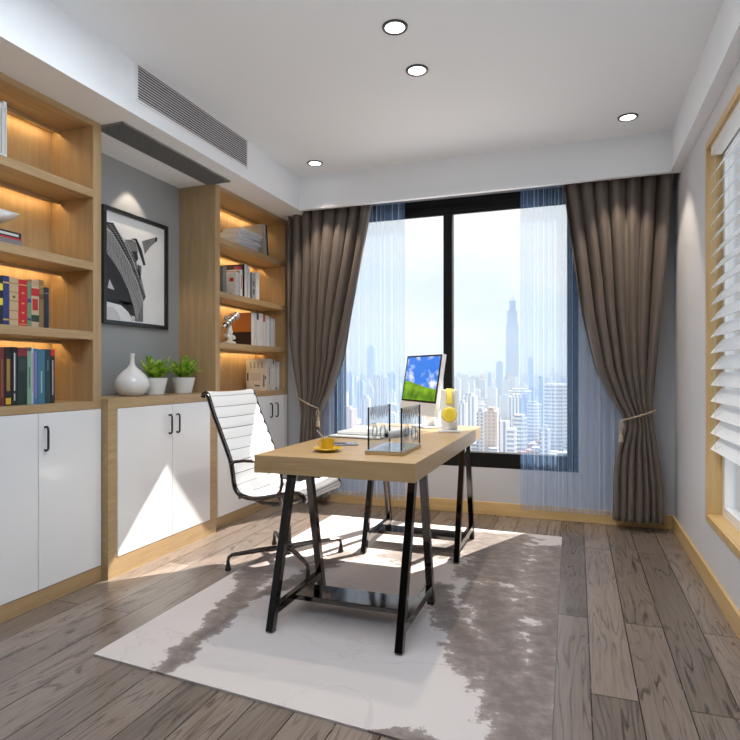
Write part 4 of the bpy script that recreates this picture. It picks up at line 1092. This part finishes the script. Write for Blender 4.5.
T = [('tallest pale blue stepped skyscraper rising above the city right of the mullion', -193, 1900, 40, 246, 2, 'spire'),
     ('slim blue domed skyscraper seen through the left sheer curtain', -743, 2100, 31, 105, 2, 'dome'),
     ('white round-topped tower seen through the left sheer curtain', -368, 1100, 26, -5, 4, 'round'),
     ('big round white tower with ring balconies behind the right sheer', -23, 700, 27, -12, 1, 'drum'),
     ('pale slab tower hidden low behind the computer screen', -262, 900, 16, -44, 0, 'box'),
     ('ribbed white tower with tall dark strips right of the headphones', -139, 800, 18, -28, 4, 'box'),
     ('narrow ribbed white tower close beside the headphones', -142, 760, 11, -36, 4, 'box'),
     ('blue-grey tower just left of the tallest skyscraper', -209, 1700, 20, 33, 2, 'box'),
     ('slim blue tower just right of the tallest skyscraper', -130, 1800, 15, 46, 2, 'box'),
     ('white tower with overhanging roof below the tallest skyscraper', -90, 1000, 34, -27, 1, 'round'),
     ('blue tower left of the big round white tower', -56, 1000, 10, -4, 2, 'dome'),
     ('small blue tower between the white roofs', -75, 900, 12, -34, 2, 'box'),
     ('white flat-topped tower left of the big round tower', -51, 750, 17, -36, 1, 'round'),
     ('pinkish ribbed apartment tower above the low red roofs', -85, 620, 13, -36, 3, 'box'),
     ('left of the two small curved white towers low in the window', -65, 560, 9, -45, 4, 'curved'),
     ('right of the two small curved white towers low in the window', -56, 540, 8, -50, 1, 'curved'),
     ('grey apartment tower behind the far end of the desk', -99, 640, 9, -38, 0, 'box'),
     ('distant pale tower touching the horizon right of the mullion', -253, 1300, 11, -12, 0, 'box'),
     ('second distant pale tower a little right of the mullion', -251, 1400, 12, -23, 1, 'box'),
     ('slim distant blue tower midway between mullion and tallest skyscraper', -210, 1500, 10, 1, 2, 'box'),
     ('broad blue-grey tower at the left edge beside the curtain', -516, 1300, 17, 1, 2, 'box'),
     ('pale tower at the far left by the left curtain', -368, 900, 12, -29, 0, 'box'),
     ('blue tower between the domed skyscraper and the left curtain', -450, 1200, 15, -17, 2, 'box'),
     ('distant blue tower left of the computer screen', -439, 1400, 20, 1, 2, 'box'),
     ('small white tower below the domed skyscraper', -292, 800, 12, -33, 4, 'box'),
     ('low white tower under the white overhanging roofs', -56, 620, 14, -43, 1, 'round'),
     ('low pale tower at the foot of the big round tower', -28, 560, 9, -48, 0, 'box')]
for lab, x, y, w_, top, fac, shp in T: tower('skyscraper' if top > 20 else 'tower_block', lab, x, y, w_, top, fac, shp)
rnd = random.Random(21)
protos = []
for k in range(110):
    y = 820*((3000/820)**((k+.5)/110)); sl_ = rnd.uniform(-.50, .10)
    x = sl_*y; wd = rnd.uniform(13, 26); base = -62+min(1, (y-700)/1500)*58
    top = base+rnd.uniform(-16, 12+y*.008)
    fc_ = rnd.choice([0, 0, 1, 2, 2, 4, 4, 3]); sh_ = rnd.choice(['box', 'box', 'box', 'dome', 'round'])
    band_ = 'nearer' if y < 1000 else ('middle' if y < 1700 else 'farther'); side_ = 'left' if x/y < -.20 else 'right'
    lab_ = '%s %s high-rise in the %s part of the city, %s half of the window' % (['pale concrete', 'white banded', 'blue glass', 'warm stone', 'ribbed white'][fc_], {'box': 'flat-roofed', 'dome': 'dome-topped', 'round': 'round'}[sh_], band_, side_)
    r = tower('tower_block', lab_, x, y, wd, top, fc_, sh_, wd*rnd.uniform(.6, 1.1), group=lab_, rz=rnd.uniform(-.3, .3))
# low roofs near the foot of the view and trees between them
lr = MB(); lw = MB(); tr_ = MB()
for k in range(420):
    y = rnd.uniform(430, 760); x = rnd.uniform(-.34, .02)*y; a, b_ = rnd.uniform(5, 12), rnd.uniform(5, 12); h = rnd.uniform(6, 24)
    (lr if k % 4 == 0 else lw).box(x-a/2, x+a/2, y-b_/2, y+b_/2, GZ, GZ+h)
tag(lr.build('low_houses', M['roof_red']), 'low red-brown roofed houses crowded between the towers', 'buildings', kind='stuff')
tag(lw.build('low_buildings', FAC[1]), 'low pale buildings crowded at the foot of the towers', 'buildings', kind='stuff')
for k in range(420):
    y = rnd.uniform(400, 620); x = rnd.uniform(-.30, .02)*y; s_ = rnd.uniform(2.5, 5.5)
    bmesh.ops.create_icosphere(tr_.bm, subdivisions=1, radius=s_, matrix=Matrix.Translation((x, y, GZ+s_*.8)) @ Matrix.Diagonal((1, 1, .8+rnd.random()*.5, 1)))
tag(tr_.build('city_trees', M['tree']), 'green tree crowns between the low buildings far below', 'trees', kind='stuff')
ds = MB()
for k in range(900):
    y = rnd.uniform(1500, 5000); x = rnd.uniform(-.55, .16)*y; a = rnd.uniform(12, 34); h = rnd.uniform(30, 112)*(.7+.3*(y/5000))
    ds.box(x-a/2, x+a/2, y-a/2, y+a/2, GZ, GZ+h)
tag(ds.build('distant_city', FAC[0]), 'countless small pale buildings fading towards the horizon', 'buildings', kind='stuff')
hm = bpy.data.materials.new('blue white haze'); hm.use_nodes = True; hm.node_tree.nodes.clear()
ho = hm.node_tree.nodes.new('ShaderNodeOutputMaterial'); hv = hm.node_tree.nodes.new('ShaderNodeVolumePrincipled')
hv.inputs['Color'].default_value = (.56, .66, .78, 1); hv.inputs['Density'].default_value = HAZE; hv.inputs['Anisotropy'].default_value = 0
hm.node_tree.links.new(hv.outputs[0], ho.inputs['Volume'])
tag(B(-3200, 1500, 300, 5100, GZ+.5, 120).build('city_haze', hm), 'pale blue haze lying over the city beyond the window', 'haze', kind='stuff')
